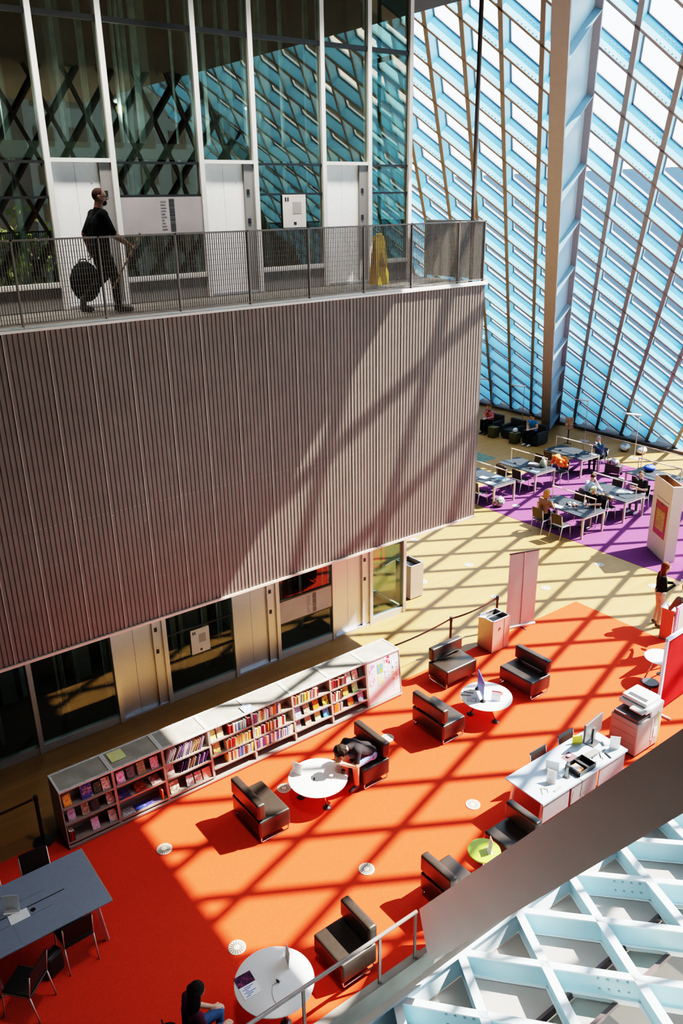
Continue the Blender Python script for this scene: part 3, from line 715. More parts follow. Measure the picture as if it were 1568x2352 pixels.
# ------------------------------------------------------------------ bookcase row of eight units
B0, BW, NU = 2.53, 0.894, 8
steel_b = mat('beige shelf steel', (0.30, 0.25, 0.215), 0.45, 0.15, var=0.05); shelf_m = mat('shelf plate', (0.27, 0.22, 0.19), 0.45, 0.15, var=0.04)
SH3 = (0.13, 0.475, 0.755); SH4 = (0.08, 0.27, 0.52, 0.80)
shelves = [SH3, SH3, SH3, SH4, SH4, SH4, SH4, None]
udesc = ['at the dark end of the row, holding a purple printed sign', 'second from the dark end, pink face-out books on top', 'third from the dark end, full of leaning magazines', 'fourth from the dark end, long spine rows after two face-out books',
         'fifth from the dark end, filled with spine rows', 'sixth from the dark end, face-out books on its lower shelves', 'next to the flyer panel, spines at one side', 'end unit carrying the white flyer panel']
def yfront(z): return 11.0+0.12*z/1.08
bc = []
for i in range(NU):
    x0 = B0+i*BW; t = thing('bookcase', 'low bookcase '+udesc[i], 'bookcase', (x0, 11.0, 0), 0, 'low bookcase row'); bc.append(t)
    for xx in (0.0, BW-0.022):
        b = MB(); b.prism([(xx, 0.0, 0.0), (xx, 0.65, 0.0), (xx, 0.65, 1.06), (xx, 0.115, 1.06)], (0.020, 0, 0)); b.build('side_panel', steel_b, t)
    b = MB(); b.box(0.02, BW-0.022, 0.30, 0.32, 0.05, 1.05); b.build('back_panel', steel_b if shelves[i] else M_['white'], t)
    b = MB(); b.box(0.0, BW-0.002, 0.0, 0.65, 0.0, 0.045); b.box(0.0, BW-0.002, -0.015, 0.02, 0.045, 0.075); b.build('plinth', steel_b, t)
    if shelves[i]:
        for z in shelves[i]:
            y0 = 0.12*z/1.08; b = MB(); b.box(0.022, BW-0.024, y0-0.01, 0.30, z-0.018, z); b.box(0.022, BW-0.024, y0-0.012, y0-0.006, z-0.022, z+0.006); b.build('shelf', shelf_m, t)
    tp = MB(); tp.box(0.03, BW-0.03, 0.15, 0.62, 1.066, 1.076); tp = tp.build('top_panel', M_['frost'], t)
    b = MB(); b.box(0.0, BW-0.002, 0.105, 0.15, 1.06, 1.086); b.box(0.0, BW-0.002, 0.62, 0.655, 1.06, 1.086); b.box(0.0, 0.035, 0.15, 0.62, 1.06, 1.086); b.box(BW-0.037, BW-0.002, 0.15, 0.62, 1.06, 1.086)
    b.build('top_frame', mat('clear top frame', (0.58, 0.55, 0.51), 0.3, 0.1), t)
    b = MB()
    for xx in (0.2, 0.45, 0.7):
        for yy in (0.13, 0.637): b.lathe([(0, 1.086), (0.009, 1.086), (0.009, 1.105), (0, 1.105)], 8, (xx, yy, 0))
    b.build('peg', M_['steel'], t)
x8 = 7*BW
# flyer panel
b = MB(); b.prism([(0.03, 0.015, 0.09), (BW-0.03, 0.015, 0.09), (BW-0.03, 0.12, 1.05), (0.03, 0.12, 1.05)], (0, 0.012, 0)); b.build('flyer_board', mat('white board', (0.62, 0.59, 0.59), 0.4), bc[7])
FLY = [(0.10, 0.86, rgb(240, 225, 225), [rgb(200, 120, 160), rgb(120, 100, 160)], 'pale pink flyer at the top of the panel, next to the books'),
       (0.31, 0.82, rgb(70, 150, 200), [rgb(110, 150, 40), rgb(240, 210, 40), rgb(30, 40, 60)], 'blue and green picture flyer high on the panel'),
       (0.50, 0.93, rgb(240, 238, 235), [rgb(200, 20, 70), rgb(120, 20, 40)], 'white flyer with a crimson block at the top of the panel'),
       (0.70, 0.80, rgb(238, 238, 240), [rgb(110, 120, 170), rgb(70, 80, 120)], 'white flyer with a blue alphabet pattern near the panel edge'),
       (0.10, 0.60, rgb(240, 225, 230), [rgb(170, 90, 130), rgb(220, 150, 180)], 'pinkish flyer in the middle row next to the books'),
       (0.31, 0.56, rgb(150, 190, 220), [rgb(230, 210, 90), rgb(230, 120, 110), rgb(240, 240, 240)], 'pale flyer with a colourful cartoonish crowd in the middle row'),
       (0.50, 0.66, rgb(240, 240, 242), [rgb(160, 170, 200), rgb(60, 80, 140)], 'white flyer with a dark blue band in the middle row'),
       (0.70, 0.55, rgb(242, 235, 230), [rgb(230, 130, 100), rgb(240, 180, 150)], 'white flyer with an orange strip near the panel edge'),
       (0.72, 0.30, rgb(240, 236, 238), [rgb(220, 200, 210), rgb(230, 220, 225)], 'plain pale flyer low by the panel edge')]
for x, z, c, bl, lab in FLY:
    b = MB(); w, h = 0.075, 0.105; yy = lambda z_: 0.015+0.105*(z_-0.09)/0.96-0.003
    b.prism([(x-w+0.05, yy(z-h), z-h), (x+w+0.05, yy(z-h), z-h), (x+w+0.05, yy(z+h), z+h), (x-w+0.05, yy(z+h), z+h)], (0, 0.002, 0))
    o = b.build('flyer', cover('flyer print', c, bl, 14), None, (B0+x8, 11.0, 0)); tag(o, lab, 'flyer', 'flyers on the bookcase end panel')
# books -------------------------------------------------
BCOL = [('red', rgb(175, 35, 32)), ('cream', rgb(228, 214, 190)), ('dark brown', rgb(62, 40, 32)), ('orange', rgb(222, 110, 40)), ('white', rgb(235, 232, 228)), ('blue', rgb(50, 90, 150)),
        ('yellow', rgb(225, 185, 70)), ('tan', rgb(186, 150, 112)), ('black', rgb(30, 27, 28)), ('green', rgb(80, 120, 80)), ('teal', rgb(60, 140, 150)), ('maroon', rgb(110, 25, 32)), ('grey', rgb(150, 148, 148)), ('purple', rgb(92, 60, 120))]
bmats = {n: mat(n+' book cover', c, 0.45, var=0.08, scale=20) for n, c in BCOL}
pages = mat('book pages', (0.78, 0.70, 0.58), 0.8, var=0.05)
protos = {}
def spine_book(cn, vi):
    key = (cn, vi)
    th = (0.020, 0.026, 0.033)[vi]; h = (0.175, 0.19, 0.205)[vi]; d = 0.125
    if key not in protos:
        b = MB(); b.box(0, 0.0025, 0, d, 0, h); b.box(th-0.0025, th, 0, d, 0, h); b.box(0.0, th, 0, 0.003, 0, h)
        c_ = b.build('cover', bmats[cn])
        b = MB(); b.box(0.0025, th-0.0025, 0.003, d-0.003, 0.003, h-0.003); p_ = b.build('pages', pages)
        protos[key] = (c_.data, p_.data); bpy.data.objects.remove(c_); bpy.data.objects.remove(p_)
    return protos[key], th, h
GRP = 'upright books on the low bookcase shelves'
def put_spine(x, y, z, cn, vi, lab, lean=0.0):
    (cm, pm), th, h = spine_book(cn, vi)
    r = thing('book', lab, 'book', (x, y, z), 0, GRP); r.rotation_euler = (0, lean, 0)
    for nme, me in (('cover', cm), ('pages', pm)):
        o = bpy.data.objects.new(nme, me); col.objects.link(o); o.parent = r
    return th
LV = {3: ['bottom', 'middle', 'top'], 4: ['lowest', 'third', 'second', 'top']}
def run_spines(u, zi, xa, xb, seed, cols=None, lean=0.0, what='book'):
    sh = shelves[u]; z = sh[zi]; y = 11.0+0.12*z/1.08+0.01; rs = random.Random(seed); x = B0+u*BW+xa; xe = B0+u*BW+xb; n = 0
    lvl = LV[len(sh)][zi]
    names = cols or ['red', 'cream', 'cream', 'dark brown', 'orange', 'white', 'blue', 'yellow', 'tan', 'tan', 'black', 'green', 'teal', 'maroon', 'maroon', 'red', 'grey', 'white']
    while True:
        cn = rs.choice(names); vi = rs.choice((0, 0, 1, 1, 2)); (_, th, h) = spine_book(cn, vi)
        if x+th > xe: break
        lab = '%s spined %s, %s in %s shelf row of %s bookcase from dark end' % (cn, what, ORD[n], lvl, ORD[u])
        put_spine(x, y+rs.random()*0.012, z+0.001, cn, vi, lab, lean*(0.5+rs.random())); n += 1
        x += th+(0.0015 if not lean else 0.012)
FGRP = 'face-out books on the low bookcase shelves'
fac_n = 0
def face_book(x, z, base, bl, lab, w=0.125, h=0.19, th=0.018, yo=0.0, lean=0.32):
    """book standing face-out, leaning back; x, z absolute"""
    global fac_n
    fac_n += 1
    r = thing('book', lab, 'book', (x, 11.0+0.12*z/1.08+0.035+yo, z+0.002+th*math.sin(lean)), 0, FGRP); r.rotation_euler = (-lean, 0, 0)
    b = MB(); b.box(-w/2, w/2, 0, 0.0025, 0, h); b.box(-w/2, w/2, th-0.0025, th, 0, h); b.box(-w/2, -w/2+0.003, 0, th, 0, h)
    b.build('cover', cover('book art', base, bl, 12+fac_n % 5*3), r)
    b = MB(); b.box(-w/2+0.003, w/2-0.004, 0.0025, th-0.0025, 0.004, h-0.004); b.build('pages', pages, r)
    return r
s1, s2, s3 = SH3[2], SH3[1], SH3[0]
face_book(2.65, s1, rgb(220, 90, 25), [rgb(245, 170, 60), rgb(110, 40, 20)], 'orange picture-cover book at the dark end, top shelf')
t = face_book(2.975, s1, rgb(40, 35, 110), [rgb(70, 50, 140), rgb(230, 190, 60)], 'purple and yellow printed sign reading new fiction on the top shelf', 0.19, 0.24, 0.008); t.name = 'shelf_sign'; t['category'] = 'sign'
def text(body, size, parent, loc, rot, m, name='lettering', al='CENTER'):
    c = bpy.data.curves.new(name, 'FONT'); c.body = body; c.size = size; c.align_x = al; c.align_y = 'CENTER'; c.extrude = 0.0008; c.materials.append(m)
    o = bpy.data.objects.new(name, c); col.objects.link(o)
    me = bpy.data.meshes.new_from_object(o.evaluated_get(bpy.context.evaluated_depsgraph_get())); bpy.data.objects.remove(o)
    o = bpy.data.objects.new(name, me); col.objects.link(o); o.parent = parent; o.location = loc; o.rotation_euler = rot; return o
redtxt = mat('coral lettering', (0.85, 0.30, 0.15), 0.5); yeltxt = mat('yellow lettering', (0.85, 0.62, 0.15), 0.5)
text('NEW', 0.055, t, (0, -0.002, 0.155), (R(90), 0, 0), redtxt); text('FICTION', 0.042, t, (0, -0.002, 0.095), (R(90), 0, 0), redtxt)
face_book(3.155, s1, rgb(40, 42, 34), [rgb(60, 60, 40), rgb(150, 130, 30)], 'dark olive covered book on the top shelf beside the purple sign')
face_book(3.305, s1, rgb(190, 45, 35), [rgb(235, 225, 215), rgb(150, 25, 25)], 'red book with white lettering on the top shelf of the dark-end bookcase', 0.14, 0.21)
face_book(2.675, s2, rgb(150, 110, 140), [rgb(200, 170, 190), rgb(90, 60, 90)], 'mauve book at the dark end of the middle shelf')
face_book(2.905, s2, rgb(190, 150, 120), [rgb(90, 60, 60), rgb(220, 200, 170)], 'beige picture-cover book on the middle shelf below the purple sign')
face_book(3.075, s2, rgb(25, 26, 24), [rgb(40, 40, 36), rgb(30, 34, 30)], 'black covered book on the middle shelf of the dark-end bookcase')
face_book(3.33, s2, rgb(225, 195, 185), [rgb(60, 50, 50), rgb(235, 215, 205)], 'pale pink book with a dark band at the middle shelf divider')
face_book(3.02, s3, rgb(222, 190, 205), [rgb(180, 120, 150), rgb(240, 225, 230)], 'pale pink book standing in the middle of the bottom shelf', 0.125, 0.20)
face_book(3.32, s3, rgb(110, 130, 165), [rgb(210, 195, 170), rgb(60, 60, 90)], 'blue grey ornate book on the bottom shelf by the divider', 0.135, 0.21)
run_spines(0, 0, 0.04, 0.13, 3, ['maroon', 'dark brown', 'red'])
face_book(3.56, s1, rgb(215, 60, 120), [rgb(240, 200, 220), rgb(150, 30, 80)], 'bright pink book at the start of the second bookcase top shelf', 0.14)
face_book(3.74, s1, rgb(48, 46, 52), [rgb(110, 100, 105), rgb(30, 28, 32)], 'charcoal book beside the bright pink one on the top shelf', 0.14, 0.2)
face_book(3.93, s1, rgb(165, 140, 105), [rgb(110, 80, 60), rgb(200, 180, 140)], 'khaki patterned book on the top shelf of the second bookcase', 0.14, 0.22)
face_book(4.17, s1, rgb(205, 45, 85), [rgb(235, 190, 200), rgb(160, 30, 60)], 'rose red book at the far end of the second bookcase top shelf', 0.14, 0.2)
for k, (x, w, base, bl, lab) in enumerate([(3.57, 0.20, rgb(40, 34, 70), [rgb(80, 70, 120), rgb(200, 60, 70)], 'dark violet magazine lying on the slanted middle shelf, next to the divider'), (3.87, 0.20, rgb(34, 28, 32), [rgb(200, 70, 40), rgb(70, 50, 60)], 'black magazine with red print lying on the slanted middle shelf'), (4.15, 0.18, rgb(235, 225, 220), [rgb(190, 50, 40), rgb(240, 235, 230)], 'white magazine with a red patch lying on the slanted middle shelf')]):
    o = MB().box(-w/2, w/2, -0.02, 0.19, 0, 0.006).build('magazine', cover('magazine cover', base, bl, 10), None, (x, 11.075, s2+0.012)); o.rotation_euler = (0.22, 0, 0); tag(o, lab, 'magazine', 'magazines lying on the second bookcase')
for k, (x, base, bl, lab) in enumerate([(3.60, rgb(195, 190, 188), [rgb(120, 120, 130), rgb(220, 215, 210)], 'pale printed newsletter lying on the bottom shelf of the second bookcase'), (3.80, rgb(35, 45, 105), [rgb(60, 80, 150), rgb(90, 50, 90)], 'navy leaflet lying beside the pale newsletter on the bottom shelf'), (3.95, rgb(40, 50, 120), [rgb(70, 60, 130), rgb(120, 130, 180)], 'second navy leaflet lying in the middle of the bottom shelf'), (4.10, rgb(60, 50, 110), [rgb(120, 110, 150), rgb(40, 34, 80)], 'violet leaflet lying at the far end of the bottom shelf')]):
    o = MB().box(-0.08 if k else -0.11, 0.07 if k else 0.10, -0.02, 0.16, 0, 0.006).build('leaflet', cover('leaflet print', base, bl, 16), None, (x, 11.06, s3+0.001)); o.rotation_euler.x = 0; tag(o, lab, 'leaflet', 'leaflets lying on the second bookcase')
run_spines(1, 0, 0.78, 0.82, 5, ['orange'])
# unit 3 : magazines leaning
def run_mags(u, zi, xa, xb, seed, dark):
    rs = random.Random(seed); z = SH3[zi]; x = B0+u*BW+xa; n = 0; lvl = LV[3][zi]
    while x < B0+u*BW+xb-0.05:
        base, nm = rs.choice([(rgb(235, 230, 225), 'white'), (rgb(235, 235, 238), 'white'), (rgb(60, 40, 40), 'brown'), (rgb(150, 130, 170), 'lilac'), (rgb(205, 170, 140), 'tan')] if not dark else [(rgb(40, 34, 60), 'dark violet'), (rgb(90, 60, 120), 'purple'), (rgb(30, 26, 28), 'black'), (rgb(150, 110, 80), 'tan'), (rgb(200, 195, 200), 'grey')])
        h = 0.20 if dark else 0.24
        o = MB().box(0, 0.008, 0, 0.17, 0, h).build('magazine', cover('magazine cover', base, [tuple(c*0.6 for c in base), rgb(200, 120, 110)], 9), None, (x, 11.0+0.12*z/1.08+0.02, z+0.004))
        o.rotation_euler = (0, 0.30+0.2*rs.random(), 0.10*(rs.random()-0.5))
        tag(o, '%s magazine leaning %s along %s shelf of third bookcase from dark end' % (nm, ORD[n], lvl), 'magazine', 'leaning magazines in the third bookcase'); n += 1
        x += 0.030+rs.random()*0.03
run_mags(2, 2, 0.06, 0.80, 21, False); run_mags(2, 1, 0.28, 0.86, 22, True)
face_book(4.43, s2, rgb(120, 90, 85), [rgb(190, 170, 160), rgb(70, 50, 50)], 'brown brochure at the start of the third bookcase middle shelf', 0.14, 0.2, 0.006)
face_book(4.46, s3, rgb(225, 215, 190), [rgb(90, 70, 60), rgb(180, 150, 120)], 'cream picture sheet at the start of the third bookcase bottom shelf', 0.17, 0.22, 0.006)
face_book(4.76, s3, rgb(222, 215, 212), [rgb(120, 110, 110), rgb(190, 170, 165)], 'white printed brochure in the middle of the third bookcase bottom shelf', 0.14, 0.2, 0.006)
face_book(4.92, s3, rgb(205, 190, 180), [rgb(150, 80, 70), rgb(230, 220, 215)], 'beige brochure with red print, third bookcase bottom shelf', 0.14, 0.2, 0.006)
face_book(5.09, s3, rgb(205, 180, 175), [rgb(220, 120, 90), rgb(235, 215, 205)], 'pinkish brochure at the far end of the third bookcase bottom shelf', 0.16, 0.2, 0.006)
# units 4 and 5 : long spine rows
q0, q1, q2, q3 = SH4
face_book(5.30, q3, rgb(225, 200, 160), [rgb(230, 190, 60), rgb(40, 36, 40)], 'cream book with a yellow disc, first on the fourth bookcase top shelf')
face_book(5.45, q3, rgb(228, 205, 190), [rgb(210, 150, 60), rgb(130, 100, 110)], 'pale pink book with orange shapes, second on the fourth bookcase top shelf')
face_book(5.35, q2, rgb(140, 50, 70), [rgb(225, 190, 90), rgb(90, 30, 60)], 'maroon book with a yellow corner on the fourth bookcase second shelf', 0.14, 0.2)
run_spines(3, 3, 0.40, 0.87, 31, ['red', 'cream', 'dark brown', 'white', 'maroon', 'blue', 'teal', 'tan', 'cream']); run_spines(3, 2, 0.32, 0.87, 32, ['yellow', 'cream', 'red', 'orange', 'tan', 'maroon', 'dark brown', 'cream']); run_spines(3, 1, 0.30, 0.87, 33, ['orange', 'cream', 'yellow', 'red', 'grey', 'blue', 'dark brown', 'maroon', 'tan'])
run_spines(4, 3, 0.03, 0.66, 34, ['red', 'white', 'cream', 'tan', 'orange', 'purple', 'teal', 'cream']); run_spines(4, 2, 0.03, 0.70, 35, ['maroon', 'maroon', 'red', 'cream', 'white', 'tan', 'yellow']); run_spines(4, 1, 0.03, 0.86, 36, ['maroon', 'tan', 'cream', 'purple', 'blue', 'orange', 'white', 'white', 'grey'])
# unit 6
run_spines(5, 3, 0.03, 0.62, 37, ['yellow', 'red', 'white', 'tan', 'orange', 'teal', 'cream', 'purple', 'green'])
x6 = B0+5*BW
for dx, zz, base, bl, lab in [(0.12, q2, rgb(190, 195, 215), [rgb(90, 90, 150), rgb(235, 235, 240)], 'pale blue book, first on the sixth bookcase second shelf'), (0.32, q2, rgb(70, 50, 40), [rgb(220, 190, 150), rgb(40, 30, 26)], 'brown book with a pale face shape on the sixth bookcase second shelf'), (0.54, q2, rgb(225, 120, 35), [rgb(150, 70, 30), rgb(240, 190, 70)], 'orange book on the sixth bookcase second shelf'), (0.77, q2, rgb(28, 28, 34), [rgb(230, 200, 60), rgb(120, 130, 150)], 'black book with yellow shapes on the sixth bookcase second shelf'),
        (0.09, q1, rgb(190, 185, 190), [rgb(50, 50, 60), rgb(230, 230, 232)], 'grey and white book, first on the sixth bookcase third shelf'), (0.33, q1, rgb(225, 195, 160), [rgb(90, 70, 60), rgb(235, 225, 215)], 'cream book with an animal shape on the sixth bookcase third shelf'), (0.56, q1, rgb(80, 180, 190), [rgb(235, 205, 70), rgb(220, 110, 60)], 'turquoise and yellow book on the sixth bookcase third shelf'), (0.76, q1, rgb(40, 140, 205), [rgb(70, 160, 220), rgb(200, 190, 90)], 'sky blue book on the sixth bookcase third shelf')]:
    face_book(x6+dx, zz, base, bl, lab, 0.135, 0.19)
x7 = B0+6*BW
run_spines(6, 3, 0.03, 0.42, 41, ['maroon', 'cream', 'black', 'red', 'tan', 'dark brown', 'purple']); run_spines(6, 2, 0.03, 0.27, 42, ['maroon', 'cream', 'dark brown', 'tan', 'black']); run_spines(6, 1, 0.03, 0.28, 43, ['red', 'cream', 'tan', 'orange', 'grey'])
for dx, zz, base, bl, lab in [(0.47, q3, rgb(195, 200, 185), [rgb(120, 130, 110), rgb(230, 230, 220)], 'pale green book behind the spine row of the seventh bookcase top shelf'), (0.64, q3, rgb(225, 200, 180), [rgb(210, 70, 40), rgb(240, 225, 215)], 'white book with a red orange figure on the seventh bookcase top shelf'), (0.38, q2, rgb(60, 38, 50), [rgb(230, 190, 70), rgb(150, 70, 80)], 'dark plum book with yellow shapes on the seventh bookcase second shelf'), (0.62, q2, rgb(110, 165, 60), [rgb(210, 225, 170), rgb(60, 80, 130)], 'bright green book on the seventh bookcase second shelf'), (0.48, q1, rgb(215, 130, 60), [rgb(140, 60, 30), rgb(240, 200, 130)], 'orange brown book on the seventh bookcase third shelf'), (0.74, q1, rgb(190, 185, 200), [rgb(110, 100, 150), rgb(235, 230, 200)], 'lilac grey book on the seventh bookcase third shelf'), (0.80, q3, rgb(36, 32, 30), [rgb(60, 50, 44), rgb(26, 24, 24)], 'black book at the far end of the seventh bookcase top shelf')]:
    face_book(x7+dx, zz, base, bl, lab, 0.135, 0.19)
o = MB().box(-0.13, 0.13, -0.14, 0.14, 0, 0.003).build('paper_sheet', mat('yellow paper', (0.60, 0.58, 0.24), 0.7), None, (3.63, 11.44, 1.088)); tag(o, 'pale yellow sheet lying on top of the second bookcase', 'paper')
o = MB().box(-0.11, 0.11, -0.12, 0.12, 0, 0.004).build('paper_sheet', cover('flyer sheet', rgb(240, 238, 232), [rgb(60, 100, 160), rgb(200, 210, 220)], 8), None, (6.09, 11.24, 1.090)); tag(o, 'white leaflet with a blue picture lying on top of the bookcase row', 'paper')

# ------------------------------------------------------------------ belt posts
def stanchion(label, loc, h=0.95):
    t = thing('belt_post', label, 'post', loc, 0, 'black belt barrier posts')
    MB().lathe([(0, 0), (0.17, 0), (0.17, 0.012), (0.05, 0.03), (0, 0.03)], 28).build('base', M_['black'], t)
    MB().lathe([(0, 0.03), (0.03, 0.03), (0.03, h-0.1), (0, h-0.1)], 16).build('pole', M_['black'], t)
    MB().lathe([(0, h-0.1), (0.038, h-0.1), (0.038, h-0.01), (0.03, h), (0, h)], 16).build('belt_head', M_['black'], t)
    return t
stanchion('black belt post at the dark end of the bookcase row', (2.25, 11.46, 0.0))
stanchion('black belt post behind the lounge seat beside the recycling bin', (11.66, 11.60, 0))
stanchion('black belt post next to the pale banner', (13.25, 11.66, 0))
def belt(a, c, lab, sag=0.0):
    b = MB(); n = 8; a = Vector(a); c = Vector(c)
    for i in range(n):
        p = a.lerp(c, i/n); q = a.lerp(c, (i+1)/n)
        p.z -= sag*4*(i/n)*(1-i/n); q.z -= sag*4*((i+1)/n)*(1-(i+1)/n); b.bar(p, q, 0.003, 0.048)
    tag(b.build('barrier_belt', M_['black']), lab, 'belt')
belt((11.71, 11.60, 0.90), (13.20, 11.66, 0.90), 'black belt stretched between the bin and the pale banner', 0.06)
belt((9.72, 11.62, 0.82), (11.605, 11.60, 0.90), 'black belt stretched from the flyer unit to the post behind the lounge seat', 0.05)
belt((-0.4, 11.46, 0.90), (2.205, 11.46, 0.90), 'black belt running off from the post at the bookcase dark end', 0.03)

# ------------------------------------------------------------------ bins, banner, kiosk
def bin_(label, loc, w, d, h, rz=0, two=True):
    t = thing('recycling_bin', label, 'bin', loc, rz, 'brushed steel bins')
    b = MB(); b.box(-w/2, w/2, -d/2, -d/2+0.02, 0.03, h); b.box(-w/2, w/2, d/2-0.02, d/2, 0.03, h); b.box(-w/2, -w/2+0.02, -d/2+0.0201, d/2-0.0201, 0.03, h); b.box(w/2-0.02, w/2, -d/2+0.0201, d/2-0.0201, 0.03, h)
    b.build('body', mat('bin steel', (0.42, 0.35, 0.31), 0.38, 0.6, var=0.05, scale=20), t)
    b = MB(); b.box(-w/2+0.03, w/2-0.03, -d/2+0.03, d/2-0.03, 0, 0.03); b.build('plinth', M_['black'], t)
    b = MB(); b.box(-w/2+0.021, w/2-0.021, -d/2+0.021, d/2-0.021, h-0.12, h-0.10); b.build('liner', M_['black'], t)
    b = MB(); e = 0.03
    b.box(-w/2-0.004, w/2+0.004, -d/2-0.004, -d/2+e, h, h+0.012); b.box(-w/2-0.004, w/2+0.004, d/2-e, d/2+0.004, h, h+0.012); b.box(-w/2-0.004, -w/2+e, -d/2, d/2, h, h+0.012); b.box(w/2-e, w/2+0.004, -d/2, d/2, h, h+0.012)
    if two: b.box(-w/2, w/2, -0.015, 0.015, h, h+0.012)
    b.build('rim', M_['steel'], t)
    if two:
        b = MB(); b.box(0.085, 0.093, -d/2-0.004, -d/2, 0.04, h-0.02); b.build('door_gap', M_['black'], t)
        b = MB(); b.tube([(-0.06+0.025*math.cos(q), -d/2-0.004, h-0.22+0.03*math.sin(q)) for q in [2*math.pi*k/12 for k in range(13)]], 0.005, 6); b.build('emblem', M_['black'], t)
    return t
bin_('brushed steel recycling bin with open top slots beside the lounge seats', (12.66, 11.20, 0), 0.56, 0.46, 0.82)
o = tag(MB().box(-0.11, 0.11, -0.08, 0.08, 0, 0.012).build('paper_sheet', M_['paper'], None, (12.43, 11.33, 0.834)), 'white paper left on the rim of the recycling bin', 'paper'); o.rotation_euler = (0, 0, 0.5)
bin_('plain steel waste bin standing at the lift wall corner', (12.92, 14.45, 0), 0.44, 0.60, 0.95, 0, False)
t = thing('banner_stand', 'tall pale roll-up banner seen from behind, beside the recycling bin', 'banner', (13.86, 11.44, 0), R(-17))
MB().box(-0.42, 0.42, -0.05, 0.05, 0, 0.07, bev=0.015).build('base', M_['alu'], t)
b = MB(); b.box(-0.40, 0.40, 0.0, 0.004, 0.07, 2.0); b.build('fabric', mat('pale banner fabric', (0.40, 0.42, 0.385), 0.95, var=0.02, spec=0.05), t)
b = MB(); b.box(-0.41, 0.41, -0.012, 0.014, 1.99, 2.02); b.build('top_bar', M_['black'], t)
MB().tube([(0, -0.015, 0.06), (0, -0.012, 2.0)], 0.009, 8).build('support_pole', mat('dull red pole', (0.20, 0.05, 0.05), 0.4), t)
MB().tube([(0, -0.02, 0.02), (0.05, -0.22, 0.012)], 0.012, 8).build('foot', M_['black'], t)

K = [(20.51, 12.36), (19.86, 11.38), (20.12, 11.20), (20.78, 12.18)]
t = thing('kiosk', 'white hollow display column with a red and yellow poster', 'kiosk', (0, 0, 0.008))
b = MB(); h = 2.27
ins = [(x+(20.32-x)*0.10, y+(11.78-y)*0.10) for x, y in K]
for i in range(4):
    a_, c_ = K[i], K[(i+1) % 4]; ai, ci = ins[i], ins[(i+1) % 4]
    b._add([(a_[0], a_[1], 0), (c_[0], c_[1], 0), (c_[0], c_[1], h), (a_[0], a_[1], h), (ai[0], ai[1], 0), (ci[0], ci[1], 0), (ci[0], ci[1], h), (ai[0], ai[1], h)], [(0, 1, 2, 3), (5, 4, 7, 6), (3, 2, 6, 7)])
b.build('shell', mat('white painted board', (0.58, 0.54, 0.47), 0.55, var=0.03), t)
ply = mat('plywood', (0.24, 0.12, 0.055), 0.7, var=0.2); b = MB(); b.poly([(x, y, h-0.30) for x, y in ins])
for i in range(4):
    a_, c_ = [(x+(20.32-x)*0.012, y+(11.78-y)*0.012) for x, y in (ins[i], ins[(i+1) % 4])]; b.poly([(*a_, h-0.30), (*c_, h-0.30), (*c_, h-0.02), (*a_, h-0.02)])
b.build('inner_tray', ply, t)
b = MB(); b.box(20.05, 20.6, 11.6, 11.66, h-0.22, h-0.16); b.build('inner_batten', M_['grey'], t)
def onface(u, z, off=0.006):
    a_, c_ = Vector((*K[0], 0)), Vector((*K[1], 0)); d = (c_-a_); n_ = Vector((d.y, -d.x, 0)).normalized()
    if n_.x > 0: n_ = -n_
    p = a_+d*u+n_*off; return (p.x, p.y, z)
b = MB(); b.prism([onface(0.24, 0.62), onface(0.86, 0.62), onface(0.86, 1.62), onface(0.24, 1.62)], (-0.004, 0.003, 0)); p = b.build('poster', cover('red poster', rgb(140, 25, 30), [rgb(165, 45, 30), rgb(95, 22, 60)], 5), t)
b = MB(); b.prism([onface(0.32, 0.80, 0.012), onface(0.78, 0.80, 0.012), onface(0.78, 1.40, 0.012), onface(0.32, 1.40, 0.012)], (-0.003, 0.002, 0)); b.build('poster_text', cover('yellow text block', rgb(190, 165, 60), [rgb(120, 90, 40), rgb(205, 185, 95), rgb(110, 60, 35)], 16), p)
b = MB(); b.prism([onface(0.22, 1.72), onface(0.9, 1.72), onface(0.9, 1.735), onface(0.22, 1.735)], (-0.003, 0.002, 0)); b.build('heading_line', M_['grey'], t)

# ------------------------------------------------------------------ long grey table and chairs at the near end
def chair(name, label, dark=True, frame=None):
    """stacking chair facing +X"""
    t = thing(name, label, 'chair'); m = mat('black seat shell', (0.0065, 0.0065, 0.006), 0.5, var=0.1); f = frame or mat('pale chair leg', (0.55, 0.44, 0.38), 0.35, 0.5)
    b = MB(); b.box(-0.20, 0.22, -0.20, 0.20, 0.43, 0.455, bev=0.012); b.build('seat', m, t)
    b = MB(); b.prism([(-0.195, -0.20, 0.50), (-0.195, 0.20, 0.50), (-0.25, 0.20, 0.84), (-0.25, -0.20, 0.84)], (0.018, 0, 0)); b.build('backrest', m, t)
    for y in (-0.205, 0.205):
        MB().tube([(0.20, y, 0.43), (0.25, y, 0)], 0.012, 8).build('leg', f, t)
        MB().tube([(-0.18, y, 0.43), (-0.26, y, 0)], 0.012, 8).build('leg', f, t)
        MB().tube([(0.2, y, 0.43), (-0.18, y, 0.43), (-0.235, y, 0.80)], 0.011, 8).build('side_frame', f, t)
    return t
t = thing('study_table', 'long blue grey table beside the dark end of the bookcase', 'table', (0, 0, 0.008))
b = MB(); b.box(-1.6, 2.49, 8.90, 10.13, 0.70, 0.728, bev=0.006, seg=1); b.build('table_top', M_['greytop'], t)
b = MB(); b.box(-1.6, 2.02, 9.505, 9.52, 0.728, 0.7295); b.build('cable_slot', M_['black'], t)
b = MB(); 
for x0 in (-1.5, -0.4, 0.7):
    b.box(x0, x0+1.09, 9.34, 9.345, 0.728, 0.729); b.box(x0, x0+1.09, 9.675, 9.68, 0.728, 0.729); b.box(x0+0.55, x0+0.553, 8.92, 10.1, 0.728, 0.7287)
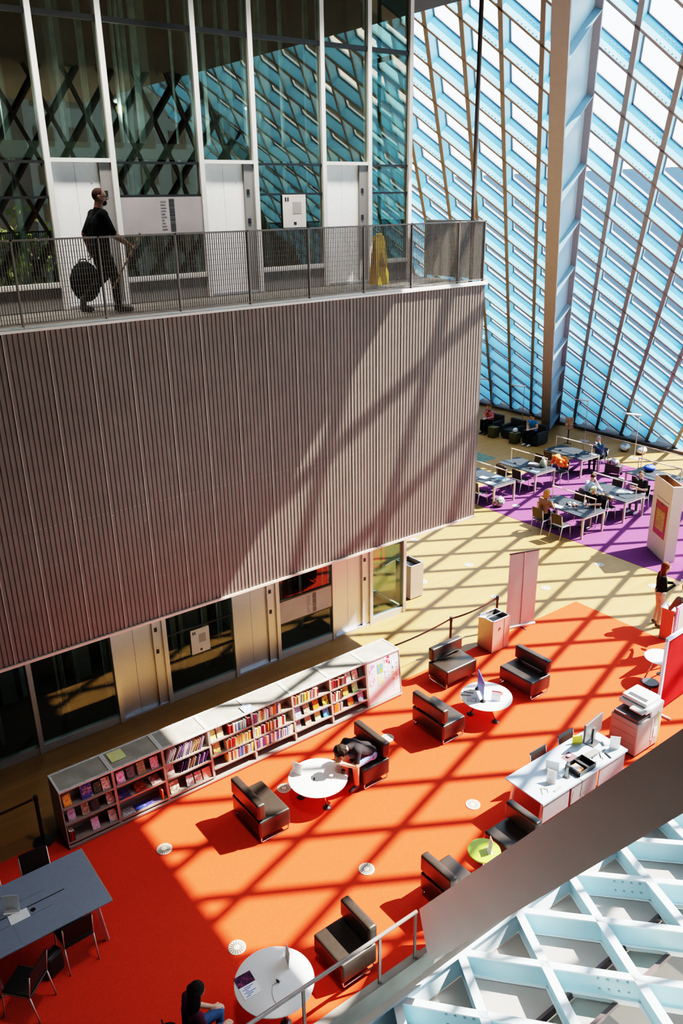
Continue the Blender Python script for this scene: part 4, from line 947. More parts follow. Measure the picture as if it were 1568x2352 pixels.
b.build('panel_joint', mat('faint joint', (0.09, 0.10, 0.13), 0.6), t)
MB().box(2.488, 2.498, 8.91, 10.12, 0.702, 0.726).build('edge_strip', mat('tan edge', (0.35, 0.26, 0.18), 0.5), t)
for x in (1.55, 0.35, -0.8):
    MB().lathe([(0.0, 0.728), (0.035, 0.728), (0.035, 0.731), (0, 0.731)], 16, (x, 9.42, 0)).build('grommet', M_['black'], t)
for x in (-1.45, 0.9, 2.34):
    for y in (9.0, 10.03):
        b = MB(); b.bar((x-0.05, y, 0.70), (x+0.02, y+(-0.03 if y < 9.5 else 0.03), 0), 0.05, 0.05); b.build('leg', M_['steel'], t)
t, s = acrylic_sign('white notice with a red headline standing on the long blue grey table', (1.30, 9.55, 0.737), R(-120), 0.22, 0.28)
lines(t, 0.002, 0.17, 0.06, 0.16, 5, ink, 0.12); b = MB(); b.prism([(-0.0265+0.004, -0.09, 0.225), (-0.0265+0.004, 0.09, 0.225), (-0.0285+0.004, 0.09, 0.25), (-0.0285+0.004, -0.09, 0.25)], (0.001, 0, 0)); b.build('headline', inkred, t)
o = tag(MB().box(-0.13, 0.13, -0.09, 0.09, 0, 0.003).build('paper_sheet', M_['paper'], None, (1.36, 9.42, 0.7375)), 'sheet of paper lying at the foot of the table notice', 'paper')
c0 = chair('stacking_chair', 'black stacking chair with pale legs pushed in at the near corner of the long table')
c0.location = (1.93, 8.99, 0.008); c0.rotation_euler.z = R(92); c0['group'] = 'black stacking chairs'
dup(c0, (1.16, 8.62, 0.008), R(132), 'black stacking chair turned askew beside the long table')
dup(c0, (1.86, 10.18, 0.008), R(-90), 'black stacking chair on the bookcase side of the long table, nearer its end')
dup(c0, (1.15, 10.20, 0.008), R(-88), 'black stacking chair on the bookcase side of the long table, cut by the frame')
o = thing('backpack', 'black bag on the floor between the askew chair and the pushed-in chair', 'bag', (1.58, 8.93, 0.008), 0.4)
b = MB(); b.box(-0.14, 0.14, -0.09, 0.09, 0, 0.36, bev=0.07, seg=4); b.build('body', M_['black'], o); MB().tube([(-0.06, 0, 0.35), (-0.04, 0, 0.42), (0.04, 0, 0.42), (0.06, 0, 0.35)], 0.01, 6).build('handle', M_['black'], o)

# ------------------------------------------------------------------ pale blue desk
t = thing('staff_desk', 'long pale blue desk beside the printer', 'desk', (0, 0, 0.008))
b = MB(); b.box(8.72, 10.98, 6.50, 7.28, 0.705, 0.73, bev=0.005, seg=1); b.build('desk_top', M_['desktop'], t)
b = MB(); b.box(8.72, 10.98, 6.46, 6.50, 0.69, 0.728); b.build('edge_channel', M_['desktop'], t)
for x0, x1 in ((8.76, 9.42), (9.48, 10.16), (10.22, 10.94)):
    b = MB(); b.box(x0, x1, 6.48, 6.495, 0.30, 0.68); b.build('modesty_panel', mat('grey pink panel', (0.15, 0.13, 0.135), 0.6), t)
for x in (8.86, 10.86):
    for y in (6.58, 7.20):
        b = MB(); b.bar((x+(0.03 if x < 9 else -0.03), y, 0.705), (x-(0.06 if x < 9 else -0.06), y, 0), 0.045, 0.045); b.build('leg', M_['alu'], t)
d0 = dup(c0, (9.64, 7.12, 0.008), R(-90), 'grey backed chair at the far side of the pale blue desk, nearer its free end', 'chairs at the pale blue desk')
dup(c0, (10.40, 7.13, 0.008), R(-90), 'grey backed chair at the far side of the pale blue desk, nearer the printer', 'chairs at the pale blue desk')
t = thing('monitor', 'black desk monitor seen from behind on the pale blue desk', 'monitor', (10.64, 6.98, 0.738), R(97))
b = MB(); b.box(-0.02, 0.02, -0.29, 0.29, 0.14, 0.50, bev=0.008); b.build('screen', mat('dark grey plastic', (0.05, 0.045, 0.045), 0.4), t)
b = MB(); b.box(-0.11, 0.11, -0.12, 0.12, 0, 0.012); b.build('base', M_['black'], t); b = MB(); b.box(-0.045, -0.015, -0.035, 0.035, 0.01, 0.32); b.build('neck', M_['black'], t)
o = tag(MB().box(-0.012, 0.012, -0.09, 0.09, 0, 0.16).build('sticky_notes', mat('yellow note', (0.80, 0.70, 0.05), 0.6), None, (10.42, 7.12, 0.738)), 'bright yellow note card standing behind the monitor', 'note'); o.rotation_euler.z = R(60)
t = thing('desk_organizer', 'black open desk tray with papers beside the monitor', 'tray', (9.92, 6.66, 0.738), R(0))
b = MB(); b.box(-0.22, 0.22, -0.15, 0.15, 0, 0.008); b.box(-0.22, 0.22, -0.15, -0.14, 0, 0.09); b.box(-0.22, 0.22, 0.14, 0.15, 0, 0.09); b.box(-0.22, -0.21, -0.15, 0.15, 0, 0.09); b.box(0.21, 0.22, -0.15, 0.15, 0, 0.09); b.box(-0.0, 0.01, -0.15, 0.15, 0, 0.09); b.build('body', M_['black'], t)
o = tag(MB().box(-0.07, 0.07, -0.09, 0.09, 0, 0.05).build('note_block', cover('note block', rgb(240, 238, 235), [rgb(230, 140, 30)], 5), None, (9.83, 6.66, 0.747)), 'white note block with an orange edge in the desk tray', 'notepad')
t = thing('keyboard', 'black keyboard lying in front of the monitor', 'keyboard', (10.37, 6.775, 0.738), R(-4))
MB().box(-0.17, 0.17, -0.065, 0.065, 0, 0.018, bev=0.004).build('body', M_['black'], t)
b = MB()
for i in range(12):
    for j in range(5): b.box(-0.165+i*0.028, -0.143+i*0.028, -0.06+j*0.025, -0.04+j*0.025, 0.018, 0.022)
b.build('keys', M_['grey'], t)
t = thing('scanner_mat', 'dark red mouse mat on the pale blue desk', 'mat', (10.0, 6.95, 0.738), 0.1); MB().box(-0.12, 0.12, -0.10, 0.10, 0, 0.004).build('pad', mat('maroon mat', (0.10, 0.03, 0.04), 0.7), t)
o = tag(MB().ell((0, 0, 0.017), (0.055, 0.032, 0.018)).build('mouse', M_['grey'], None, (10.0, 6.97, 0.743)), 'grey computer mouse on the dark red mat', 'mouse')
t = thing('card_reader', 'small grey upright scanner on the desk edge with a hanging cable', 'scanner', (9.55, 6.66, 0.738), R(30))
MB().lathe([(0, 0), (0.06, 0), (0.06, 0.012), (0, 0.012)], 18).build('base', M_['black'], t); b = MB(); b.prism([(-0.03, -0.02, 0.01), (-0.0, -0.02, 0.01), (0.06, -0.02, 0.2), (0.02, -0.02, 0.2)], (0, 0.04, 0)); b.build('stem', M_['grey'], t)
b = MB(); b.box(0.0, 0.11, -0.03, 0.03, 0.18, 0.23, bev=0.01); b.build('head', M_['black'], t)
tag(MB().tube([(9.66, 6.60, 0.752), (9.68, 6.50, 0.755), (9.68, 6.43, 0.74), (9.64, 6.42, 0.45), (9.70, 6.41, 0.36), (9.74, 6.42, 0.42)], 0.006, 6).build('cable', M_['black']), 'black cable hanging over the edge of the pale blue desk', 'cable')
t, s = acrylic_sign('white card in a clear stand near the free end of the desk', (9.22, 6.72, 0.738), R(200), 0.16, 0.24); lines(t, 0.002, 0.11, 0.05, 0.2, 6, ink, 0.12)
t, s = acrylic_sign('translucent grey card holder in the middle of the desk', (9.50, 6.92, 0.738), R(30), 0.22, 0.20, mat('grey acrylic', (0.50, 0.53, 0.55), 0.3))
o = thing('sunglasses', 'pair of glasses lying near the free end of the pale blue desk', 'glasses', (9.02, 6.70, 0.738), 1.0)
for y in (-0.03, 0.03): MB().lathe([(0.0, 0.0), (0.026, 0.0), (0.026, 0.012), (0, 0.012)], 14, (0, y, 0)).build('lens', M_['grey'], o)
MB().tube([(0, -0.05, 0.006), (-0.11, -0.04, 0.004)], 0.004, 6).build('temple', M_['black'], o)
o = tag(MB().bar((8.90, 6.62, 0.744), (8.98, 6.72, 0.744), 0.012, 0.012).build('pen', M_['grey'], None), 'grey pen lying at the free end of the pale blue desk', 'pen')
o = tag(MB().bar((9.10, 6.55, 0.744), (9.28, 6.56, 0.744), 0.03, 0.012).build('stapler', M_['grey'], None), 'grey stapler lying along the parapet side of the desk', 'stapler')
t, s = acrylic_sign('upright white card at the printer end of the pale blue desk', (10.80, 6.62, 0.738), R(40), 0.17, 0.28)
o = tag(MB().box(-0.14, 0.14, -0.06, 0.06, 0, 0.05).build('card_box', M_['white'], None, (10.88, 6.76, 0.738)), 'white box lying by the monitor foot', 'box'); o.rotation_euler.z = -0.5
for k, (x, y, r_) in enumerate([(10.36, 6.70, 0.1), (10.44, 6.62, 0.9), (10.34, 6.58, -0.2), (10.56, 6.57, 1.3), (10.58, 6.70, 0.1)]):
    o = tag(MB().box(-0.08, 0.08, -0.012, 0.012, 0, 0.02).build('marker', [M_['black'], M_['grey'], M_['white'], M_['black'], M_['grey']][k], None, (x, y, 0.738)), ['black', 'grey', 'white', 'thick black', 'pale grey'][k]+' marker in the clutter '+['nearest the tray', 'below the monitor base', 'closest to the desk edge by the tray', 'at the desk edge under the white card', 'between keyboard and white box'][k], 'marker', 'pens in the desk clutter'); o.rotation_euler.z = r_

# ------------------------------------------------------------------ printer
t = thing('printer', 'large grey and white office copier at the end of the pale blue desk', 'printer', (12.10, 7.03, 0.008), R(0))
pb = mat('printer beige', (0.24, 0.21, 0.19), 0.5, var=0.03); pw = mat('printer white', (0.50, 0.50, 0.49), 0.4, var=0.02)
b = MB(); b.box(-0.40, 0.36, -0.29, 0.29, 0.05, 0.74, bev=0.015); b.build('body', pb, t)
b = MB(); b.box(-0.37, 0.33, -0.26, 0.26, 0.0, 0.05); b.build('base', M_['black'], t)
b = MB(); b.box(-0.37, 0.02, -0.26, 0.26, 0.74, 0.80); b.build('output_tray', mat('dark tray', (0.07, 0.06, 0.06), 0.5), t)
b = MB(); b.box(0.0, 0.36, -0.29, 0.29, 0.74, 0.90); b.build('scanner_support', pw, t)
b = MB(); b.box(-0.20, 0.37, -0.30, 0.30, 0.88, 0.97, bev=0.02); b.build('scanner_unit', pw, t)
b = MB(); b.box(-0.14, 0.34, -0.24, 0.28, 0.97, 1.05, bev=0.02); fd = b.build('document_feeder', pw, t); b = MB(); b.box(-0.08, 0.02, -0.18, 0.2, 1.048, 1.054); b.build('feed_slot', M_['black'], fd)
b = MB(); b.box(-0.33, -0.20, -0.29, -0.02, 0.93, 0.96); b.build('control_panel', M_['grey'], t)
for z in (0.12, 0.30, 0.48):
    b = MB(); b.box(-0.406, -0.398, -0.25, 0.25, z, z+0.15); b.build('paper_drawer', pb, t)
b = MB(); b.box(0.06, 0.10, -0.296, -0.29, 0.2, 0.7); b.box(0.14, 0.24, -0.296, -0.29, 0.25, 0.45); b.build('side_cover', pw, t)
b = MB(); b.tube([(0.2, -0.30, 0.80), (0.21, -0.33, 0.6), (0.25, -0.34, 0.3), (0.2, -0.36, 0.02), (0.5, -0.5, 0.012)], 0.008, 6); b.build('cord', M_['yellow'], t)

# ------------------------------------------------------------------ red fabric panel, pedestal, stool
t = thing('display_panel', 'large red fabric display panel with a pale blue edge', 'panel', (13.29, 7.30, 0.008), R(3))
b = MB(); b.box(0.03, 2.6, -0.012, 0.012, 0.08, 1.68); b.build('red_fabric', mat('red fabric', (0.30, 0.012, 0.012), 1.0, var=0.2, scale=2.5, spec=0.03), t)
b = MB(); b.box(-0.03, 0.03, -0.025, 0.025, 0.03, 1.74); b.box(-0.03, 2.62, -0.03, 0.03, 1.68, 1.75); b.build('edge_frame', mat('pale blue edge', (0.42, 0.58, 0.75), 0.5), t)
b = MB(); b.bar((0.0, -0.3, 0.02), (0.0, 0.3, 0.02), 0.04, 0.04); b.build('foot', M_['alu'], t)
b = MB(); b.bar((1.3, -0.35, 0.02), (1.3, 0.35, 0.02), 0.04, 0.04); b.build('foot', M_['alu'], t)
t = thing('notice_board', 'pink framed notice board standing behind the red panel', 'notice board', (15.03, 8.14, 0.008), R(4))
b = MB(); b.box(0.0, 1.2, -0.02, 0.02, 0.68, 1.50); b.build('frame', mat('pink frame', (0.62, 0.25, 0.50), 0.5), t); b = MB(); b.box(0.07, 1.13, -0.026, 0.026, 0.75, 1.43); b.build('sheet', mat('grey beige sheet', (0.40, 0.36, 0.32), 0.6), t)
for x in (0.1, 1.1): MB().bar((x, 0, 0), (x, 0, 0.68), 0.03, 0.03).build('leg', M_['alu'], t)
t = thing('info_pedestal', 'slim pedestal with a white slanted top beside the standing woman', 'pedestal', (16.15, 8.92, 0), R(10))
b = MB(); b.box(-0.10, 0.10, -0.14, 0.14, 0.0, 0.80); b.build('column', mat('red brown pedestal', (0.52, 0.20, 0.15), 0.6), t)
b = MB(); b.prism([(-0.13, -0.18, 0.80), (0.15, -0.18, 0.80), (0.15, -0.18, 0.86), (-0.13, -0.18, 0.82)], (0, 0.36, 0)); b.build('top_plate', M_['white'], t)
t = thing('stool', 'black stool beside the round table behind the red panel', 'stool', (13.55, 7.68, 0.008))
MB().lathe([(0, 0.40), (0.17, 0.40), (0.18, 0.43), (0.16, 0.46), (0, 0.46)], 24).build('seat', M_['black'], t); MB().lathe([(0, 0), (0.17, 0), (0.17, 0.015), (0.025, 0.03), (0.025, 0.40), (0, 0.40)], 20).build('stem', M_['chrome'], t)

# ------------------------------------------------------------------ balcony items and lift wall signs
t = thing('wet_floor_sign', 'tall yellow caution board standing behind the balcony railing', 'sign', (10.72, 13.05, 8.23), R(8))
b = MB(); b.prism([(-0.18, -0.12, 0), (0.18, -0.12, 0), (0.13, -0.03, 0.92), (-0.13, -0.03, 0.92)], (0, 0.02, 0)); b.build('front_board', M_['yellow'], t)
b = MB(); b.prism([(-0.18, 0.12, 0), (0.18, 0.12, 0), (0.13, 0.03, 0.92), (-0.13, 0.03, 0.92)], (0, -0.02, 0)); b.build('rear_board', M_['yellow'], t)
b = MB(); b.box(-0.06, 0.06, -0.035, 0.035, 0.90, 0.97, bev=0.01); b.build('handle', M_['yellow'], t)
b = MB(); b.prism([(-0.10, -0.095, 0.35), (0.10, -0.095, 0.35), (0, -0.07, 0.62)], (0, 0.002, 0)); b.build('warning_triangle', mat('dark orange mark', (0.35, 0.16, 0.01), 0.5), t)
frs = mat('frosted glass sign', (0.36, 0.32, 0.31), 0.25, var=0.10, scale=2)
def level_sign(x0, x1, z0, z1, label, frac):
    t = thing('level_sign', label, 'sign', (x0, YE-0.03, z0)); w, h = x1-x0, z1-z0
    b = MB(); b.box(0, w, -0.006, 0.006, 0, h); b.build('panel', frs, t)
    b = MB(); rs = random.Random(3)
    for k in range(22): b.box(w*frac, w*frac+0.10, -0.009, -0.006, h*0.05+k*h*0.042, h*0.05+k*h*0.042+h*0.042*(0.35+0.4*rs.random()))
    b.build('bar_code', M_['frame_black'], t)
    b = MB()
    for k in range(10): b.box(w*frac-0.16, w*frac-0.16+0.05+0.06*rs.random(), -0.009, -0.006, h*0.1+k*h*0.085, h*0.1+k*h*0.085+0.018)
    b.build('print', mat('grey lettering', (0.16, 0.15, 0.15), 0.5), t)
level_sign(5.75, 7.27, 9.34, 9.93, 'wide frosted floor directory with a striped column, balcony level', 0.58)
level_sign(8.47, 9.92, 0.90, 1.44, 'wide frosted floor directory with a striped column, ground level', 0.62)
def small_sign(x0, x1, z0, z1, label):
    t = thing('lift_notice', label, 'sign', (x0, YE-0.03, z0)); w, h = x1-x0, z1-z0
    b = MB(); b.box(0, w, -0.006, 0.006, 0, h); b.build('panel', mat('pale notice', (0.62, 0.56, 0.50), 0.4), t)
    b = MB(); b.box(w*0.42, w*0.80, -0.009, -0.006, h*0.42, h*0.78); b.build('floor_plan', mat('grey plan', (0.34, 0.30, 0.28), 0.5), t)
    b = MB(); b.box(w*0.10, w*0.16, -0.009, -0.006, h*0.80, h*0.92); b.box(w*0.20, w*0.26, -0.009, -0.006, h*0.80, h*0.92); b.box(w*0.45, w*0.57, -0.009, -0.006, h*0.08, h*0.17); b.build('print', M_['black'], t)
    return t
small_sign(8.98, 9.51, 9.35, 9.94, 'small pale notice with a floor plan on the balcony glass')
small_sign(6.27, 6.70, 0.93, 1.50, 'small orange tinted notice with a floor plan on the ground level glass')
b = MB(); b.box(5.75, 7.28, YE-0.035, YE+0.0, 1.545, 1.575); b.box(5.75, 7.28, YE-0.035, YE, 0.885, 0.915); b.box(8.47, 9.92, YE-0.035, YE, 1.445, 1.475); b.box(8.47, 9.92, YE-0.035, YE, 0.865, 0.895)
struct(b.build('trim_lower_transom', M_['frame_black']), 'dark glazing bars of the lower lift wall', 'trim')
# ------------------------------------------------------------------ people
def V3(*a): return Vector(a)
def capsule(bm, a, b, ra, rb, n=12):
    a = Vector(a); b = Vector(b); d = b-a; L = d.length
    if L < 1e-5: d = Vector((0, 0, 1)); L = 1e-5
    d.normalize(); u = d.orthogonal().normalized(); w_ = d.cross(u); rings = []
    prof = [(-ra*math.cos(t), ra*math.sin(t)) for t in (0.15, 0.6, 1.1)]+[(0.0, ra), (L, rb)]+[(L+rb*math.sin(t), rb*math.cos(t)) for t in (0.5, 1.0, 1.42)]
    for h, r in prof: rings.append([bm.verts.new(a+d*h+u*(r*math.cos(2*math.pi*k/n))+w_*(r*math.sin(2*math.pi*k/n))) for k in range(n)])
    for i in range(len(rings)-1):
        for k in range(n): bm.faces.new([rings[i][k], rings[i][(k+1) % n], rings[i+1][(k+1) % n], rings[i+1][k]])
    bm.faces.new(rings[0][::-1]); bm.faces.new(rings[-1])
def ellipsoid(bm, c, ax, r, nu=16, nv=12):
    X, Y, Z = ax; c = Vector(c); rings = []
    for j in range(1, nv):
        th = math.pi*j/nv; rings.append([bm.verts.new(c+X*(r[0]*math.sin(th)*math.cos(2*math.pi*k/nu))+Y*(r[1]*math.sin(th)*math.sin(2*math.pi*k/nu))+Z*(r[2]*math.cos(th))) for k in range(nu)])
    for i in range(len(rings)-1):
        for k in range(nu): bm.faces.new([rings[i][k], rings[i+1][k], rings[i+1][(k+1) % nu], rings[i][(k+1) % nu]])
    bm.faces.new(rings[0]); bm.faces.new(rings[-1][::-1])
def remesh(bm, vox, smooth=4):
    me = bpy.data.meshes.new('tmp'); bmesh.ops.recalc_face_normals(bm, faces=bm.faces[:]); bm.to_mesh(me); bm.free()
    o = bpy.data.objects.new('tmp', me); col.objects.link(o)
    m = o.modifiers.new('r', 'REMESH'); m.mode = 'VOXEL'; m.voxel_size = vox
    s = o.modifiers.new('s', 'SMOOTH'); s.iterations = smooth; s.factor = 0.5
    out = bpy.data.meshes.new_from_object(o.evaluated_get(bpy.context.evaluated_depsgraph_get()))
    bpy.data.objects.remove(o); out.polygons.foreach_set('use_smooth', [True]*len(out.polygons)); out.materials.clear(); return out
def seg_d(p, a, b):
    ab = b-a; t = max(0.0, min(1.0, (p-a).dot(ab)/max(1e-9, ab.length_squared))); return (p-(a+ab*t)).length, t

def person(label, loc, rz, J, C, hair=None, vox=0.011, fem=False, scale=1.0, extra=None, sleeve=1.0, short_pants=1.0, hands=True, finger_r=0.0085, bulk=1.0):
    """J: joint positions (local, facing +X, left = +Y). C: colours by zone."""
    J = {k: Vector(v) for k, v in J.items()}
    bm = bmesh.new(); B = []          # bones: (a, b, ra, rb, zone)
    def bone(a, b, ra, rb, zone, zone2=None, split=None):
        a = Vector(a); b = Vector(b)
        if ra > 0.03: ra *= bulk; rb *= bulk
        if zone2 and split is not None and split < 1.0:
            m_ = a.lerp(b, split); rm = ra+(rb-ra)*split
            capsule(bm, a, b, ra, rb); B.append((a, m_, ra, rm, zone)); B.append((m_, b, rm, rb, zone2))
        else:
            capsule(bm, a, b, ra, rb); B.append((a, b, ra, rb, zone))
    pel, che, nk, hd = J['pel'], J['che'], J['nk'], J['hd']
    hw = 0.095 if not fem else 0.10
    # torso
    L_, R_ = J['sl'], J['sr']; across = (L_-R_).normalized(); hl, hr = J['hl'], J['hr']; ah = (hl-hr).normalized()
    bone(hl, hr, 0.105, 0.105, 'pants'); mid = pel.lerp(che, 0.45)
    for s_ in (-1, 1):
        bone(pel+ah*0.065*s_+V3(0, 0, 0.02), mid+across*0.075*s_, 0.105, 0.098 if not fem else 0.088, 'shirt')
        bone(mid+across*0.075*s_, che+across*0.095*s_, 0.098 if not fem else 0.09, 0.108 if not fem else 0.10, 'shirt')
        bone(che+across*0.09*s_, (L_ if s_ > 0 else R_)-across*0.02*s_, 0.10, 0.068, 'shirt')
    bone(che, nk, 0.095, 0.058, 'shirt'); bone(nk, nk.lerp(hd, 0.55), 0.052, 0.05, 'skin')
    # head
    f = J['face'].normalized(); up = (hd-nk).normalized(); up = (up-f*up.dot(f)).normalized(); sd_ = up.cross(f).normalized(); hc = hd
    ellipsoid(bm, hc+up*0.025, (f, sd_, up), (0.098, 0.077, 0.105)); ellipsoid(bm, hc+f*0.025-up*0.05, (f, sd_, up), (0.068, 0.058, 0.07))
    capsule(bm, hc+f*0.09+up*0.012, hc+f*0.108-up*0.022, 0.010, 0.016); capsule(bm, hc+f*0.072-up*0.09, hc+f*0.078-up*0.085, 0.022, 0.022)
    for s_ in (-1, 1): ellipsoid(bm, hc+sd_*0.078*s_-f*0.008-up*0.005, (f, sd_, up), (0.02, 0.012, 0.032), 10, 8)
    B.append((hc+up*0.05, hc-up*0.04, 0.1, 0.08, 'skin'))
    # arms and hands
    for s_, S, E, Wr, Hd in ((1, 'sl', 'el', 'wl', 'dl'), (-1, 'sr', 'er', 'wr', 'dr')):
        a, e_, w_ = J[S], J[E], J[Wr]
        bone(a, e_, 0.056, 0.043, 'shirt', 'skin', min(1.0, sleeve*2)); bone(e_, w_, 0.043, 0.029, 'shirt' if sleeve > 0.9 else 'skin')
        if hands:
            d = J.get(Hd, (w_-e_)).normalized(); pl = J.get(Hd+'n', V3(0, 0, 1)); pl = (pl-d*pl.dot(d)).normalized(); lat = d.cross(pl)
            bone(w_, w_+d*0.03, 0.028, 0.03, 'skin')
            for q in (-0.022, 0.0, 0.022): bone(w_+d*0.03+lat*q, w_+d*0.085+lat*q*1.2, 0.017, 0.014, 'skin')
            cu = J.get('curl', Vector((0.5, 0, 0))).x
            for q, ln in ((-0.033, 0.062), (-0.011, 0.078), (0.011, 0.074), (0.033, 0.055)):
                p0 = w_+d*0.088+lat*q; d1 = (d*math.cos(cu*0.6)-pl*math.sin(cu*0.6)); p1 = p0+d1*ln*0.5; d2 = (d*math.cos(cu*1.6)-pl*math.sin(cu*1.6)); p2 = p1+d2*ln*0.5
                bone(p0, p1, finger_r, finger_r*0.95, 'skin'); bone(p1, p2, finger_r*0.95, finger_r*0.8, 'skin')
            th = lat*(-s_ if J.get('thumbflip') is None else s_); t0 = w_+d*0.035+th*0.024; t1 = t0+(d*0.6+th*0.8).normalized()*0.04-pl*0.008; bone(t0, t1, 0.012, 0.010, 'skin'); bone(t1, t1+(d*0.9+th*0.2-pl*0.25).normalized()*0.032, 0.010, 0.008, 'skin')
    # legs
    for s_, Hh, Kk, An, To in ((1, 'hl', 'kl', 'al', 'tl'), (-1, 'hr', 'kr', 'ar', 'tr')):
        h_, k_, a, t = J[Hh], J[Kk], J[An], J[To]
        bone(h_, k_, 0.092, 0.060, 'pants', 'skin', short_pants*2 if short_pants < 0.5 else 1.0)
        bone(k_, a, 0.060, 0.040, 'pants' if short_pants >= 0.9 else 'skin')
        heel = a-(t-a).normalized()*0.03; heel.z = max(0.035, min(a.z, t.z+0.02)); bone(heel, t, 0.042, 0.036, 'shoe'); bone(a, heel, 0.042, 0.042, 'shoe')
    if extra: extra(bone, J)
    me = remesh(bm, vox)
    zones = ['skin', 'shirt', 'pants', 'shoe', 'eye', 'lip']
    mats_ = [C['skin'], C['shirt'], C['pants'], C['shoe'], M_['black'], mat('lips', (0.40, 0.14, 0.11), 0.5)]
    for m_ in mats_: me.materials.append(m_)
    eyes = [hc+f*0.085+sd_*0.032*s_+up*0.018 for s_ in (-1, 1)]; mouth = (hc+f*0.09-up*0.055-sd_*0.022, hc+f*0.09-up*0.055+sd_*0.022)
    for p in me.polygons:
        c = p.center; best = 9; z = 'skin'
        for a, b, ra, rb, zo in B:
            dd, t = seg_d(c, a, b); v = dd-(ra+(rb-ra)*t)
            if v < best: best = v; z = zo
        if (c-hc).length < 0.16:
            if min((c-e_).length for e_ in eyes) < 0.014: z = 'eye'
            elif seg_d(c, *mouth)[0] < 0.009: z = 'lip'
        p.material_index = zones.index(z)
    root = bpy.data.objects.new('person', me); col.objects.link(root); root.location = loc; root.rotation_euler = (0, 0, rz); root.scale = (scale,)*3
    tag(root, label, 'person')
    # hair
    if hair:
        hb = bmesh.new(); kind = hair[0]
        if kind == 'long':
            ellipsoid(hb, hc+up*0.042-f*0.018, (f, sd_, up), (0.105, 0.09, 0.105)); tail = hair[2] if len(hair) > 2 else 0.3
            for q in (-0.05, -0.02, 0.02, 0.05): capsule(hb, hc-f*0.06+sd_*q+up*0.02, hc-f*0.085+sd_*q*1.3-V3(0, 0, tail), 0.048, 0.03)
            for q in (-0.07, 0.07): capsule(hb, hc+sd_*q+up*0.03-f*0.02, hc+sd_*q*1.25-f*0.03-V3(0, 0, tail*0.7), 0.036, 0.024)
        elif kind == 'cap':
            ellipsoid(hb, hc+up*0.06-f*0.008, (f, sd_, up), (0.108, 0.092, 0.075)); capsule(hb, hc+f*0.08+up*0.065+sd_*0.03, hc+f*0.165+up*0.05+sd_*0.03, 0.014, 0.012); capsule(hb, hc+f*0.08+up*0.065-sd_*0.03, hc+f*0.165+up*0.05-sd_*0.03, 0.014, 0.012); capsule(hb, hc+f*0.08+up*0.065, hc+f*0.175+up*0.05, 0.014, 0.012)
        elif kind == 'curly':
            rs = random.Random(4)
            for k in range(70):
                q = Vector((rs.gauss(0, 1), rs.gauss(0, 1), rs.gauss(0.35, 1))).normalized()
                if q.dot(f) > 0.55 and q.dot(up) < 0.4: continue
                c_ = hc+up*0.03+Vector((q.x*0.1, q.y*0.1, q.z*0.1)); ellipsoid(hb, c_, (f, sd_, up), (0.032, 0.032, 0.032), 8, 6)
            ellipsoid(hb, hc+up*0.045-f*0.02, (f, sd_, up), (0.105, 0.09, 0.10))
        elif kind == 'crop':
            ellipsoid(hb, hc+up*0.034-f*0.010, (f, sd_, up), (0.0985, 0.0795, 0.1))
        else:   # short
            ellipsoid(hb, hc+up*0.048-f*0.016, (f, sd_, up), (0.099, 0.083, 0.094))
        hm = remesh(hb, 0.011, 3)
        # keep hair off the face
        b2 = bmesh.new(); b2.from_mesh(hm); kill = [v for v in b2.verts if (v.co-hc).dot(f) > 0.062 and (v.co-hc).dot(up) < 0.072] if kind != 'cap' else [v for v in b2.verts if (v.co-hc).dot(up) < 0.035]
        bmesh.ops.delete(b2, geom=kill, context='VERTS'); b2.to_mesh(hm); b2.free()
        hm.materials.append(hair[1]); o = bpy.data.objects.new('hair' if kind != 'cap' else 'cap', hm); col.objects.link(o); o.parent = root
        return root, (hc, f, sd_, up)
    return root, (hc, f, sd_, up)

def sit(lean=0.0, arms=None, face=(1, 0, 0), ht=0.46, kx=0.42, foot=0.40, ky=0.11):
    s, c = math.sin(lean), math.cos(lean); P = V3(0, 0, ht+0.09)
    def up(h, y=0.0, x=0.0): return P+V3(s*h+c*x, y, c*h-s*x)
    J = dict(pel=P, che=up(0.36), nk=up(0.50), hd=up(0.66, 0, 0.03), face=face, sl=up(0.45, 0.185), sr=up(0.45, -0.185), hl=P+V3(0, 0.085, 0), hr=P+V3(0, -0.085, 0),
             kl=V3(kx, ky, ht+0.07), kr=V3(kx, -ky, ht+0.07), al=V3(foot, ky, 0.075), ar=V3(foot, -ky, 0.075), tl=V3(foot+0.17, ky+0.02, 0.038), tr=V3(foot+0.17, -ky-0.02, 0.038))
    for side, y in (('l', 1), ('r', -1)):
        a = (arms or {}).get(side)
        if a is None:
            J['e'+side] = up(0.18, 0.25*y, 0.08); J['w'+side] = V3(0.34, 0.13*y, ht+0.27); J['d'+side] = V3(1, -0.3*y, -0.1)
        else:
            J['e'+side], J['w'+side] = V3(*a[0]), V3(*a[1])
            if len(a) > 2: J['d'+side] = V3(*a[2])
    return J
def hairm(n, c): return mat(n, c, 0.75, var=0.35, scale=40, spec=0.12)
SK, SKD = M_['skin'], M_['skin_dark']
def cl(n, c, var=0.12): return mat(n, c, 0.95, var=var, scale=14, spec=0.12)
blk = cl('black cloth', (0.004, 0.0055, 0.0055)); jean = cl('blue jeans', (0.05, 0.10, 0.20)); shoe = mat('dark shoe', (0.02, 0.02, 0.022), 0.5); wsh = mat('pale shoe', (0.55, 0.53, 0.50), 0.5)

